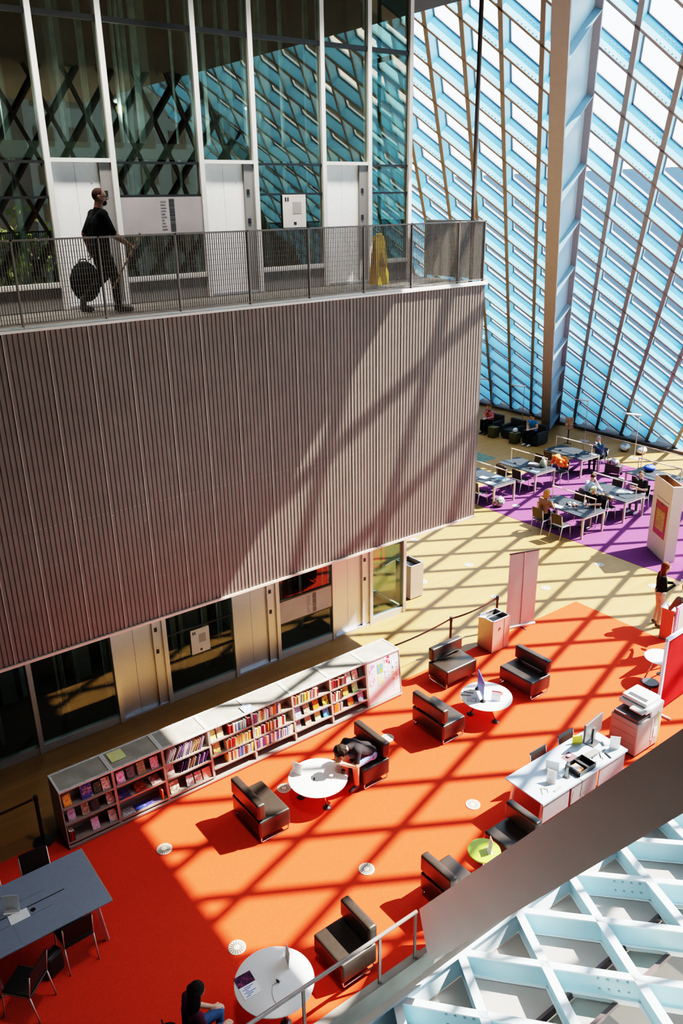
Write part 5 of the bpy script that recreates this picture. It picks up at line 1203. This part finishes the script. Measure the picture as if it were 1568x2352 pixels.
# man walking on the balcony, with round bag and striped cane
Jm = dict(pel=(0, 0, 0.93), che=(0.03, 0, 1.27), nk=(0.05, 0, 1.45), hd=(0.09, 0, 1.63), face=(0.92, -0.30, -0.05), sl=(0.03, 0.20, 1.39), sr=(0.05, -0.20, 1.39), el=(-0.10, 0.27, 1.13), er=(0.16, -0.25, 1.12),
          wl=(-0.06, 0.25, 0.88), wr=(0.36, -0.24, 0.98), dl=(0.05, 0, -1), dr=(0.8, 0.1, -0.5), hl=(0, 0.09, 0.93), hr=(0.0, -0.09, 0.93), kl=(0.06, 0.09, 0.52), kr=(0.15, -0.10, 0.52),
          al=(-0.30, 0.09, 0.20), ar=(0.17, -0.10, 0.08), tl=(-0.20, 0.10, 0.05), tr=(0.34, -0.12, 0.04), curl=(0.9, 0, 0))
man, hinf = person('man in black clothes walking along the balcony with a round bag and a striped cane', (5.02, 13.10, 8.19), R(-3), Jm, dict(skin=SKD, shirt=blk, pants=blk, shoe=shoe), ('crop', hairm('cropped dark hair', (0.030, 0.016, 0.011))), vox=0.0095, sleeve=0.5, bulk=1.28, scale=1.07)
hc, f, sd_, up = hinf
bb = bmesh.new(); ellipsoid(bb, hc+f*0.062-up*0.072, (f, sd_, up), (0.045, 0.05, 0.045)); bmv = remesh(bb, 0.008, 2); bmv.materials.append(hairm('dark beard', (0.012, 0.010, 0.009))); o = bpy.data.objects.new('beard', bmv); col.objects.link(o); o.parent = man
b = MB()
for s_ in (-1, 1):
    c_ = hc+f*0.098+sd_*0.032*s_+up*0.018; b.tube([c_+sd_*0.024*math.cos(q)+up*0.018*math.sin(q) for q in [2*math.pi*k/12 for k in range(13)]], 0.003, 6); b.tube([c_+sd_*0.02*s_, hc+sd_*0.08*s_+up*0.012], 0.003, 6)
b.build('spectacles', M_['black'], man)
t = thing('carry_bag', 'round black bag held in the hand of the balcony man', 'bag', (4.85, 13.42, 8.58), R(-3))
b = MB(); b.ell((0, 0, 0.08), (0.25, 0.10, 0.32), 20, 14); b.build('body', blk, t); MB().tube([(-0.07, 0, 0.36), (-0.05, 0, 0.43), (0.05, 0, 0.43), (0.07, 0, 0.36)], 0.012, 8).build('handle', M_['black'], t)
t = thing('cane', 'long striped cane carried by the balcony man', 'cane', (0, 0, 0))
p0, p1 = V3(5.05, 12.775, 8.58), V3(5.57, 12.735, 9.38); b = MB(); N = 16
for k in range(N): b.tube([p0.lerp(p1, k/N), p0.lerp(p1, (k+1)/N)], 0.014, 8, k % 2, False)
b.build('shaft', [mat('tan wood', (0.40, 0.24, 0.11), 0.5), mat('brown ring', (0.16, 0.04, 0.02), 0.5)], t)
MB().ell(tuple(p1), (0.02, 0.02, 0.02), 10, 8).build('knob', M_['black'], t)

# bent man at the round table : faces -X, seat at (7.5, 9.6)
Jb = dict(pel=(-0.02, 0, 0.55), che=(0.30, 0, 0.77), nk=(0.44, 0, 0.83), hd=(0.58, 0.0, 0.83), face=(0.45, 0, -0.9), sl=(0.36, 0.19, 0.82), sr=(0.36, -0.19, 0.82), el=(0.46, 0.26, 0.60), er=(0.46, -0.26, 0.60),
          wl=(0.66, 0.06, 0.64), wr=(0.64, -0.05, 0.66), dl=(0.1, -1, 0.1), dr=(0.1, 1, 0.1), hl=(0, 0.09, 0.54), hr=(0, -0.09, 0.54), kl=(0.40, 0.16, 0.53), kr=(0.40, -0.15, 0.53), al=(0.36, 0.14, 0.085), ar=(0.38, -0.14, 0.085), tl=(0.52, 0.17, 0.04), tr=(0.54, -0.18, 0.04), curl=(0.4, 0, 0))
man2, _ = person('curly-haired man bent forward over his folded arms, in dark t-shirt and blue shorts', (7.47, 9.40, 0.04), R(180), Jb, dict(skin=SK, shirt=cl('faded black t-shirt', (0.020, 0.016, 0.018)), pants=cover('blue checked shorts', (0.05, 0.12, 0.40), [(0.25, 0.35, 0.6), (0.02, 0.03, 0.10)], 26, 0.8), shoe=shoe), ('curly', hairm('dark brown curls', (0.010, 0.006, 0.004))), vox=0.0095, sleeve=0.4, short_pants=0.42, bulk=1.12)

# woman at the railing table
Jw = sit(0.12, {'l': ((0.10, 0.27, 0.74), (0.36, 0.16, 0.60), (0.9, -0.3, -0.2)), 'r': ((0.12, -0.27, 0.74), (0.36, -0.14, 0.60), (0.9, 0.3, -0.2))}, (0.85, 0, -0.5), 0.46)
person('dark-haired woman in a maroon top and jeans seated at the table by the railing', (2.50, 6.54, 0.024), R(-2), Jw, dict(skin=SK, shirt=cl('maroon top', (0.07, 0.015, 0.035)), pants=jean, shoe=shoe), ('long', hairm('long dark hair', (0.016, 0.010, 0.008)), 0.34), vox=0.0095, fem=True, sleeve=0.35)
cw = dup(c0, (2.46, 6.54, 0.008), R(-4), 'dark chair under the woman at the railing table', 'black stacking chairs')
b = MB(); b.ell((0, 0, 0.16), (0.17, 0.12, 0.17), 16, 10); o = tag(b.build('shoulder_bag', blk, None, (2.36, 7.02, 0.01)), 'dark bag on the floor behind the dark-haired woman', 'bag')

# red-haired standing woman and the grey-dressed person at the edge
Js = dict(pel=(0, 0, 0.88), che=(0.0, 0, 1.18), nk=(0.01, 0, 1.35), hd=(0.04, 0, 1.51), face=(0.95, -0.1, -0.35), sl=(0.0, 0.17, 1.29), sr=(0.0, -0.17, 1.29), el=(0.04, 0.22, 1.03), er=(0.06, -0.22, 1.04), wl=(0.27, 0.08, 1.10), wr=(0.27, -0.08, 1.12),
          dl=(0.9, -0.4, 0.3), dr=(0.9, 0.4, 0.3), hl=(0, 0.09, 0.88), hr=(0, -0.09, 0.88), kl=(0.03, 0.10, 0.48), kr=(0.05, -0.09, 0.48), al=(-0.02, 0.13, 0.08), ar=(0.02, -0.10, 0.08), tl=(0.15, 0.17, 0.04), tr=(0.19, -0.12, 0.04), curl=(0.9, 0, 0))
person('red-haired woman in a black top and pale trousers standing on the bamboo floor', (16.50, 9.42, 0.0), R(-48), Js, dict(skin=SK, shirt=blk, pants=cl('pale pink trousers', (0.42, 0.29, 0.25)), shoe=shoe), ('long', hairm('long red hair', (0.10, 0.026, 0.012)), 0.44), vox=0.011, fem=True, sleeve=1.0, scale=1.03, bulk=1.12)
o = tag(MB().lathe([(0, 0), (0.03, 0), (0.038, 0.10), (0.032, 0.10), (0.027, 0.006), (0, 0.006)], 14).build('paper_cup', M_['white'], None, (16.80, 9.08, 1.17)), 'white cup in the hands of the red-haired woman', 'cup')
Js2 = dict(Js); Js2.update(el=(0.10, 0.26, 1.02), er=(0.10, -0.26, 1.02), wl=(0.30, 0.16, 0.96), wr=(0.30, -0.16, 0.96))
person('person in a grey top cut by the photo edge beside the slim pedestal', (15.80, 8.40, 0.008), R(60), Js2, dict(skin=SK, shirt=cl('grey brown top', (0.15, 0.11, 0.095)), pants=cl('taupe trousers', (0.13, 0.10, 0.085)), shoe=shoe), ('short', hairm('brown hair', (0.05, 0.03, 0.02))), vox=0.012, scale=1.05)

# ------------------------------------------------------------------ reading tables and readers
tl_m = mat('pale table frame', (0.45, 0.37, 0.34), 0.4, 0.4)
def reading_table(label, x, y):
    t = thing('reading_table', label, 'table', (x, y, 0.008), 0, 'dark reading tables with light bars')
    b = MB(); b.box(-0.53, 0.53, -0.90, 0.90, 0.69, 0.72, bev=0.004, seg=1); b.build('table_top', M_['darktop'], t)
    b = MB(); b.box(-0.01, 0.01, -0.80, 0.80, 0.72, 0.7215); b.box(-0.16, -0.155, -0.85, 0.85, 0.72, 0.7212); b.box(0.155, 0.16, -0.85, 0.85, 0.72, 0.7212); b.build('cable_slot', M_['black'], t)
    for sx in (-0.50, 0.50):
        for sy in (-0.87, 0.87): b = MB(); b.box(sx-0.028, sx+0.028, sy-0.028, sy+0.028, 0, 0.69); b.build('leg', tl_m, t)
    MB().box(-0.53, 0.53, -0.90, -0.86, 0.635, 0.69).build('end_frame', tl_m, t); MB().box(-0.53, 0.53, 0.86, 0.90, 0.635, 0.69).build('end_frame', tl_m, t)
    for sy in (-0.82, 0.82): b = MB(); b.box(0.09, 0.115, sy-0.012, sy+0.012, 0.72, 1.14); b.build('light_post', tl_m, t)
    b = MB(); b.box(0.075, 0.13, -0.84, 0.84, 1.13, 1.155); b.build('light_bar', tl_m, t)
    for sy in (-0.35, 0.4): MB().lathe([(0, 0.72), (0.05, 0.72), (0.045, 0.755), (0, 0.755)], 14, (-0.14, sy, 0)).build('socket_dome', M_['black'], t)
TX, TY = (19.95, 22.05, 24.60), (14.78, 18.42)
tn = [('front reading table half hidden by the corrugated wall', 0, 1), ('dark reading table with the glass jar and the orange coat beside it', 1, 1), ('dark reading table farthest back toward the raking column', 2, 1),
      ('dark reading table nearest the bamboo, where the blond reader and the capped man sit', 0, 0), ('dark reading table between the kiosk and the man in the checked shirt', 1, 0), ('dark reading table with the blue bag, behind the kiosk', 2, 0)]
for lab, i, j in tn: reading_table(lab, TX[i], TY[j])
CH = 'chairs around the dark reading tables'
rc = chair('reading_chair', 'x', frame=mat('silver chair leg', (0.55, 0.50, 0.47), 0.3, 0.6)); first = [True]
def rchair(x, y, rz, lab):
    if first[0]:
        first[0] = False; rc.location = (x, y, 0.008); rc.rotation_euler.z = rz; rc['label'] = lab; rc['group'] = CH
    else: dup(rc, (x, y, 0.008), rz, lab, CH)
rchair(18.98, 15.10, 0, 'dark chair of the blond reader at the table nearest the bamboo')
rchair(19.02, 14.40, 0, 'empty dark chair next to the blond reader, nearest the bamboo')
rchair(20.72, 15.20, R(180), 'dark chair on the far side of the table nearest the bamboo, opposite the blond reader')
rchair(20.75, 14.40, R(180), 'dark chair under the man in the pale green cap')
rchair(21.36, 15.20, 0, 'dark chair under the man in the blue checked shirt')
rchair(21.34, 14.45, 0, 'dark chair holding a patterned jacket at the middle table')
rchair(22.96, 14.31, R(180), 'dark chair under the man with folded arms')
rchair(22.82, 15.25, R(180), 'empty dark chair behind the middle table, beside the man with folded arms')
rchair(21.32, 18.80, 0, 'dark chair at the jar table, nearer the far end')
rchair(21.30, 18.02, 0, 'dark chair at the jar table, nearer the orange coat')
rchair(22.92, 18.75, R(180), 'dark chair on the far side of the jar table')
rchair(23.12, 17.72, R(180), 'dark chair draped with the orange coat')
rchair(23.86, 18.75, 0, 'dark chair at the near side of the farthest reading table')
rchair(25.48, 17.78, R(180), 'dark chair under the grey-haired person in teal')
rchair(19.22, 18.05, 0, 'dark chair at the half hidden front table, next to the backpack')
rchair(20.74, 18.60, R(180), 'dark chair on the far side of the half hidden front table')
rchair(23.85, 14.90, 0, 'dark chair at the near side of the blue bag table')
def reader(label, x, y, rz, C, hair, face=(0.9, 0, -0.45), lean=0.18, arms=None, fem=False, sleeve=0.42, sp=1.0, scale=1.0, ht=0.485):
    return person(label, (x, y, 0.008), rz, sit(lean, arms or {'l': ((0.18, 0.27, 0.81), (0.42, 0.10, 0.81), (1, -0.4, 0.05)), 'r': ((0.18, -0.27, 0.81), (0.42, -0.10, 0.81), (1, 0.4, 0.05))}, face, ht), C, hair, vox=0.0125, fem=fem, sleeve=sleeve, short_pants=sp, scale=scale, finger_r=0.011)
reader('blond reader in a brown patterned top seated at the table nearest the bamboo', 19.00, 15.10, 0, dict(skin=SK, shirt=cover('brown patterned top', (0.16, 0.07, 0.04), [(0.35, 0.18, 0.10), (0.05, 0.03, 0.03)], 22, 0.8), pants=blk, shoe=shoe), ('long', hairm('blond hair', (0.36, 0.19, 0.06)), 0.14), fem=True, sleeve=1.0)
reader('seated man in a pale green cap and a black shirt, leaning over the table', 20.72, 14.40, R(180), dict(skin=SK, shirt=blk, pants=cl('khaki trousers', (0.20, 0.15, 0.10)), shoe=shoe), ('cap', cl('pale green cap', (0.45, 0.44, 0.20))), lean=0.25)
reader('seated man in a blue checked shirt resting his head on one hand', 21.36, 15.20, R(-15), dict(skin=SK, shirt=cover('blue checked shirt', (0.35, 0.48, 0.66), [(0.6, 0.7, 0.8), (0.16, 0.26, 0.5)], 24, 0.8), pants=blk, shoe=shoe), ('short', hairm('light brown hair', (0.06, 0.035, 0.018))), arms={'l': ((0.22, 0.26, 0.78), (0.45, 0.05, 0.77), (1, -0.4, 0)), 'r': ((0.34, -0.24, 0.80), (0.20, -0.13, 1.10), (-0.3, 0.3, 0.9))}, sleeve=0.5)
reader('man in a black t-shirt with folded arms behind the middle table', 22.95, 14.31, R(188), dict(skin=SK, shirt=cl('charcoal t-shirt', (0.025, 0.023, 0.023)), pants=cl('grey trousers', (0.12, 0.11, 0.11)), shoe=wsh), ('short', hairm('short brown hair', (0.05, 0.028, 0.018))), face=(0.9, 0.2, -0.1), arms={'l': ((0.16, 0.27, 0.80), (0.34, -0.02, 0.80), (0.1, -1, 0)), 'r': ((0.16, -0.27, 0.80), (0.30, 0.06, 0.84), (0.1, 1, 0))}, lean=0.05)
reader('grey-haired person in a dark jacket and teal scarf at the farthest reading table', 25.46, 17.78, R(180), dict(skin=SK, shirt=cover('teal and navy top', (0.10, 0.30, 0.38), [(0.02, 0.03, 0.08), (0.18, 0.10, 0.28)], 7, 0.8), pants=blk, shoe=shoe), ('short', hairm('grey hair', (0.30, 0.26, 0.24))), sleeve=1.0, arms={'l': ((0.16, 0.25, 0.80), (0.30, 0.06, 1.0), (0.2, -0.6, 0.5)), 'r': ((0.16, -0.25, 0.80), (0.30, -0.06, 1.0), (0.2, 0.6, 0.5))})
# dark armchairs and side tables along the facade
def club(label, x, y, rz):
    t = thing('armchair', label, 'armchair', (x, y, 0), rz, 'dark armchairs along the glass facade')
    dk = mat('dark upholstery', (0.012, 0.014, 0.016), 0.7, var=0.2)
    b = MB(); b.box(-0.32, 0.38, -0.30, 0.30, 0.06, 0.42, bev=0.04); b.build('seat', dk, t)
    b = MB(); b.box(-0.42, -0.26, -0.38, 0.38, 0.06, 0.78, bev=0.05); b.build('backrest', dk, t)
    for s_ in (-1, 1): b = MB(); b.box(-0.40, 0.36, s_*0.34-0.06, s_*0.34+0.06, 0.06, 0.58, bev=0.04); b.build('armrest', dk, t)
    b = MB(); [b.box(x_-0.02, x_+0.02, y_-0.02, y_+0.02, 0, 0.06) for x_ in (-0.35, 0.3) for y_ in (-0.3, 0.3)]; b.build('foot', M_['black'], t)
club('dark armchair under the woman in the blue top, nearest the raking column', 26.35, 21.66, R(185)); club('unoccupied dark armchair between the two olive side cubes', 26.35, 22.86, R(185)); club('dark armchair under the person in the pink shirt', 26.30, 24.08, R(185))
def cube_table(label, x, y, c):
    t = thing('side_cube', label, 'side table', (x, y, 0), R(8), 'olive side cubes between the armchairs')
    MB().box(-0.19, 0.19, -0.17, 0.17, 0.0, 0.44, bev=0.01).build('body', c, t); MB().box(-0.20, 0.20, -0.18, 0.18, 0.44, 0.46, bev=0.006).build('table_top', c, t)
oliv = mat('olive lacquer', (0.075, 0.075, 0.02), 0.5)
cube_table('olive side cube between the empty armchair and the woman in blue', 25.78, 22.26, oliv); cube_table('olive side cube beside the person in the pink shirt', 25.77, 23.48, oliv)
reader('woman in a bright blue sleeveless top seated by the raking column', 26.24, 21.66, R(185), dict(skin=SK, shirt=cl('bright blue top', (0.03, 0.22, 0.50)), pants=blk, shoe=wsh), ('short', hairm('black hair', (0.012, 0.01, 0.01))), fem=True, sleeve=0.12, ht=0.45, arms={'l': ((0.12, 0.24, 0.76), (0.34, 0.05, 0.70), (1, -0.4, 0)), 'r': ((0.12, -0.24, 0.76), (0.34, -0.05, 0.70), (1, 0.4, 0))})
reader('person in a dark jacket over a pink shirt seated by the facade', 26.18, 24.08, R(185), dict(skin=SK, shirt=cover('pink shirt with dark jacket', (0.02, 0.022, 0.026), [(0.62, 0.20, 0.22)], 4, 0.8), pants=blk, shoe=shoe), ('short', hairm('auburn hair', (0.10, 0.045, 0.025))), sleeve=1.0, ht=0.45, arms={'l': ((0.12, 0.24, 0.76), (0.34, 0.05, 0.70), (1, -0.4, 0)), 'r': ((0.12, -0.24, 0.76), (0.34, -0.05, 0.70), (1, 0.4, 0))})
def heap(n, r, sz, rs):
    hb = bmesh.new(); I3 = (V3(1, 0, 0), V3(0, 1, 0), V3(0, 0, 1))
    for k in range(n): ellipsoid(hb, V3(rs.uniform(-sz[0], sz[0]), rs.uniform(-sz[1], sz[1]), rs.uniform(-sz[2], sz[2])), I3, (r*rs.uniform(0.7, 1.3), r*rs.uniform(0.6, 1.1), r*rs.uniform(0.5, 0.9)), 10, 8)
    return remesh(hb, 0.016, 3)
def bag(name, label, x, y, z, r, m, rz=0, cat='bag', strap=True, par_m=None):
    t = thing(name, label, cat, (x, y, z), rz); rs = random.Random(len(label))
    b = MB(); b.ell((0, 0, r[2]), r, 18, 12); b.ell((r[0]*0.25, 0.02, r[2]*0.8), (r[0]*0.7, r[1]*0.9, r[2]*0.8), 14, 10); b.build('body', m, t)
    if strap: MB().tube([(-r[0]*0.5, 0, r[2]*1.7), (-r[0]*0.2, 0, r[2]*2.2), (r[0]*0.3, 0, r[2]*2.1), (r[0]*0.5, 0, r[2]*1.6)], 0.012, 6).build('strap', par_m or m, t)
    return t
bag('tote_bag', 'white and grey plastic bag on the floor by the person in the pink shirt', 25.72, 24.72, 0, (0.17, 0.13, 0.24), cover('white plastic', rgb(205, 212, 208), [rgb(110, 120, 118), rgb(235, 235, 235)], 9))
bag('plastic_bag', 'small white bag on the olive cube beside the woman in blue', 25.78, 22.26, 0.461, (0.12, 0.10, 0.10), cover('white plastic', rgb(190, 205, 212), [rgb(235, 238, 240)], 9), strap=False)
bag('backpack', 'black and white patterned backpack on the floor at the purple carpet corner', 19.62, 17.42, 0.008, (0.20, 0.14, 0.17), cover('camo black and white', rgb(20, 22, 22), [rgb(190, 185, 180), rgb(70, 75, 72)], 16))
bag('backpack', 'blue backpack lying on the dark table behind the kiosk', 24.86, 15.25, 0.732, (0.22, 0.20, 0.11), M_['bluecl'])
o = thing('coat', 'crumpled orange coat heaped over a chair by the jar table', 'coat', (23.06, 17.72, 0.86), R(70)); cm = heap(26, 0.10, (0.34, 0.13, 0.12), random.Random(2)); cm.materials.append(M_['orange']); p_ = bpy.data.objects.new('body', cm); col.objects.link(p_); p_.parent = o
o = thing('jacket', 'brown patterned jacket hung over a chair at the middle table', 'jacket', (21.30, 14.45, 0.78), R(90)); cm = heap(20, 0.08, (0.22, 0.10, 0.09), random.Random(6)); cm.materials.append(cover('patterned cloth', rgb(70, 52, 42), [rgb(150, 120, 90), rgb(30, 24, 22)], 14)); p_ = bpy.data.objects.new('body', cm); col.objects.link(p_); p_.parent = o
o = thing('glass_jar', 'big clear jar standing on the dark table beside the orange coat', 'jar', (22.34, 17.90, 0.732)); MB().lathe([(0, 0), (0.09, 0), (0.12, 0.06), (0.12, 0.20), (0.06, 0.28), (0.05, 0.30), (0, 0.30)], 20).build('body', mat('greenish jar', (0.38, 0.42, 0.30), 0.2), o); MB().lathe([(0, 0.30), (0.055, 0.30), (0.055, 0.325), (0, 0.325)], 16).build('lid', M_['steel'], o)
def sheet(label, x, y, w, d, rz, m=None, h=0.004, cat='paper', z=0.731, name='paper_sheet'):
    o = tag(MB().box(-w/2, w/2, -d/2, d/2, 0, h).build(name, m or M_['paper'], None, (x, y, z)), label, cat); o.rotation_euler.z = rz; return o
sheet('white sheet in front of the blond reader', 19.60, 14.98, 0.22, 0.28, 0.2); sheet('lilac notebook beside the blond reader\'s white sheet', 19.66, 15.44, 0.24, 0.28, 0.3, mat('lilac paper', (0.42, 0.42, 0.75), 0.6))
sheet('white sheets at the front edge of the half hidden table', 19.61, 17.86, 0.24, 0.34, 0.0); sheet('pale sheet in the middle of the half hidden table', 19.84, 18.40, 0.24, 0.30, 0.1); sheet('grey mat lying across the half hidden front table', 20.24, 18.0, 0.36, 0.6, 0.1, mat('blue grey mat', (0.10, 0.15, 0.20), 0.6))
sheet('white page before the man with folded arms', 22.40, 14.36, 0.20, 0.26, 0.1, z=0.736); sheet('grey folder on the middle table under the white page', 22.25, 14.60, 0.36, 0.5, 0.2, mat('grey folder', (0.16, 0.18, 0.20), 0.6), 0.004, 'folder', 0.7305)
sheet('white page in front of the grey-haired person', 24.98, 17.72, 0.20, 0.26, 0.1); sheet('pale pink stack of cloths on the jar table', 22.2, 18.25, 0.22, 0.30, 0.4, mat('pale pink cloth', (0.62, 0.50, 0.50), 0.8), 0.07, 'cloth', 0.732, 'folded_cloth')
sheet('blue grey leaflet at the near edge of the jar table', 21.75, 17.75, 0.20, 0.30, 0.1, mat('blue grey leaflet', (0.14, 0.24, 0.32), 0.6))
rs = random.Random(9); kinds_ = [('white camera lens', M_['white']), ('grey strap', M_['grey']), ('black camera body', M_['black']), ('pale pouch', M_['paper']), ('brown case', mat('brown case', (0.12, 0.06, 0.04), 0.6)), ('red notebook', inkred)]
for k, (nm, m) in enumerate(kinds_):
    a = k*1.05; x, y = 20.0+0.11*math.cos(a), 14.78+0.14*math.sin(a)
    o = tag(MB().ell((0, 0, 0.035), (0.055, 0.045, 0.035), 12, 8).build(nm.split()[-1] if nm.split()[-1] != 'body' else 'camera', m, None, (x, y, 0.732)), nm+' in the heap of things before the man in the cap', nm.split()[-1] if nm.split()[-1] != 'body' else 'camera', 'heap of belongings on the nearest reading table')
t = thing('wheeled_cart', 'dark loaded trolley beside the grey-haired person', 'trolley', (25.35, 17.02, 0.008), 0.3)
b = MB(); b.box(-0.20, 0.20, -0.28, 0.28, 0.12, 0.42, bev=0.03); b.build('basket', M_['black'], t); b = MB(); b.ell((0, 0.05, 0.50), (0.2, 0.24, 0.14)); b.build('load', cover('mixed cloth', rgb(40, 36, 40), [rgb(190, 170, 170), rgb(90, 80, 100)], 8), t)
for sx in (-0.18, 0.18):
    for sy in (-0.24, 0.24): MB().ell((sx, sy, 0.06), (0.02, 0.06, 0.06), 12, 8).build('wheel', M_['black'], t)
MB().tube([(-0.15, 0.28, 0.4), (-0.15, 0.36, 0.85), (0.15, 0.36, 0.85), (0.15, 0.28, 0.4)], 0.012, 6).build('handle', M_['black'], t)
# floor lamps
def floor_lamp(label, x, y, h=1.78, rz=R(105)):
    t = thing('floor_lamp', label, 'lamp', (x, y, 0), rz, 'flat-headed reading lamps along the facade')
    MB().box(-0.20, 0.20, -0.15, 0.15, 0, 0.012).build('base', tl_m, t); MB().tube([(0, 0, 0.012), (0, 0, h)], 0.016, 8).build('pole', tl_m, t)
    MB().box(-0.05, 0.62, -0.11, 0.11, h-0.03, h).build('lamp_head', mat('pale lamp head', (0.45, 0.45, 0.44), 0.4), t)
floor_lamp('flat-headed floor lamp behind the farthest reading table, beside the raking column', 28.25, 20.55); floor_lamp('flat-headed floor lamp by the two white sacks', 27.75, 17.75); floor_lamp('flat-headed floor lamp between the armchairs of the woman in blue', 28.35, 24.1); floor_lamp('flat-headed floor lamp nearest the corrugated wall, by the pink shirt', 28.30, 26.0)
for k, (x, y, lab) in enumerate([(28.35, 18.62, 'white and black sack on the floor at the facade, left of the lamp pole'), (28.5, 17.95, 'white and black sack on the floor at the facade, right of the lamp pole')]):
    bag('cloth_sack', lab, x, y, 0, (0.26, 0.22, 0.16), cover('white sack', rgb(200, 212, 215), [rgb(20, 22, 24), rgb(230, 235, 238)], 3), R(20), 'sack', False)
t = thing('notice_stand', 'tall slim notice stand by the farthest reading table', 'stand', (27.4, 20.75, 0), R(200)); MB().box(-0.03, 0.03, -0.16, 0.16, 0.0, 0.02).build('base', M_['black'], t); MB().box(-0.015, 0.015, -0.02, 0.02, 0.02, 0.8).build('pole', M_['black'], t); MB().box(-0.02, 0.02, -0.17, 0.17, 0.62, 1.15).build('sheet', cover('notice', rgb(190, 180, 165), [rgb(130, 95, 80), rgb(215, 210, 200)], 6), t)
o = tag(MB().box(-0.5, 0.5, -0.62, 0.62, 0, 0.006).build('patterned_rug', cover('green pattern', rgb(60, 75, 62), [rgb(110, 130, 110), rgb(35, 48, 44)], 9, 0.9), None, (23.10, 21.85, 0)), 'small green patterned mat on the brown floor beside the corrugated wall', 'mat')
t = thing('handrail', 'slim metal rail behind the far reading tables', 'railing', (26.95, 0, 0))
for y in (13.3, 16.9, 19.6): MB().box(-0.015, 0.015, y-0.015, y+0.015, 0, 0.85).build('post', tl_m, t)
MB().tube([(0, 13.3, 0.85), (0, 19.6, 0.85)], 0.018, 8).build('top_rail', tl_m, t)
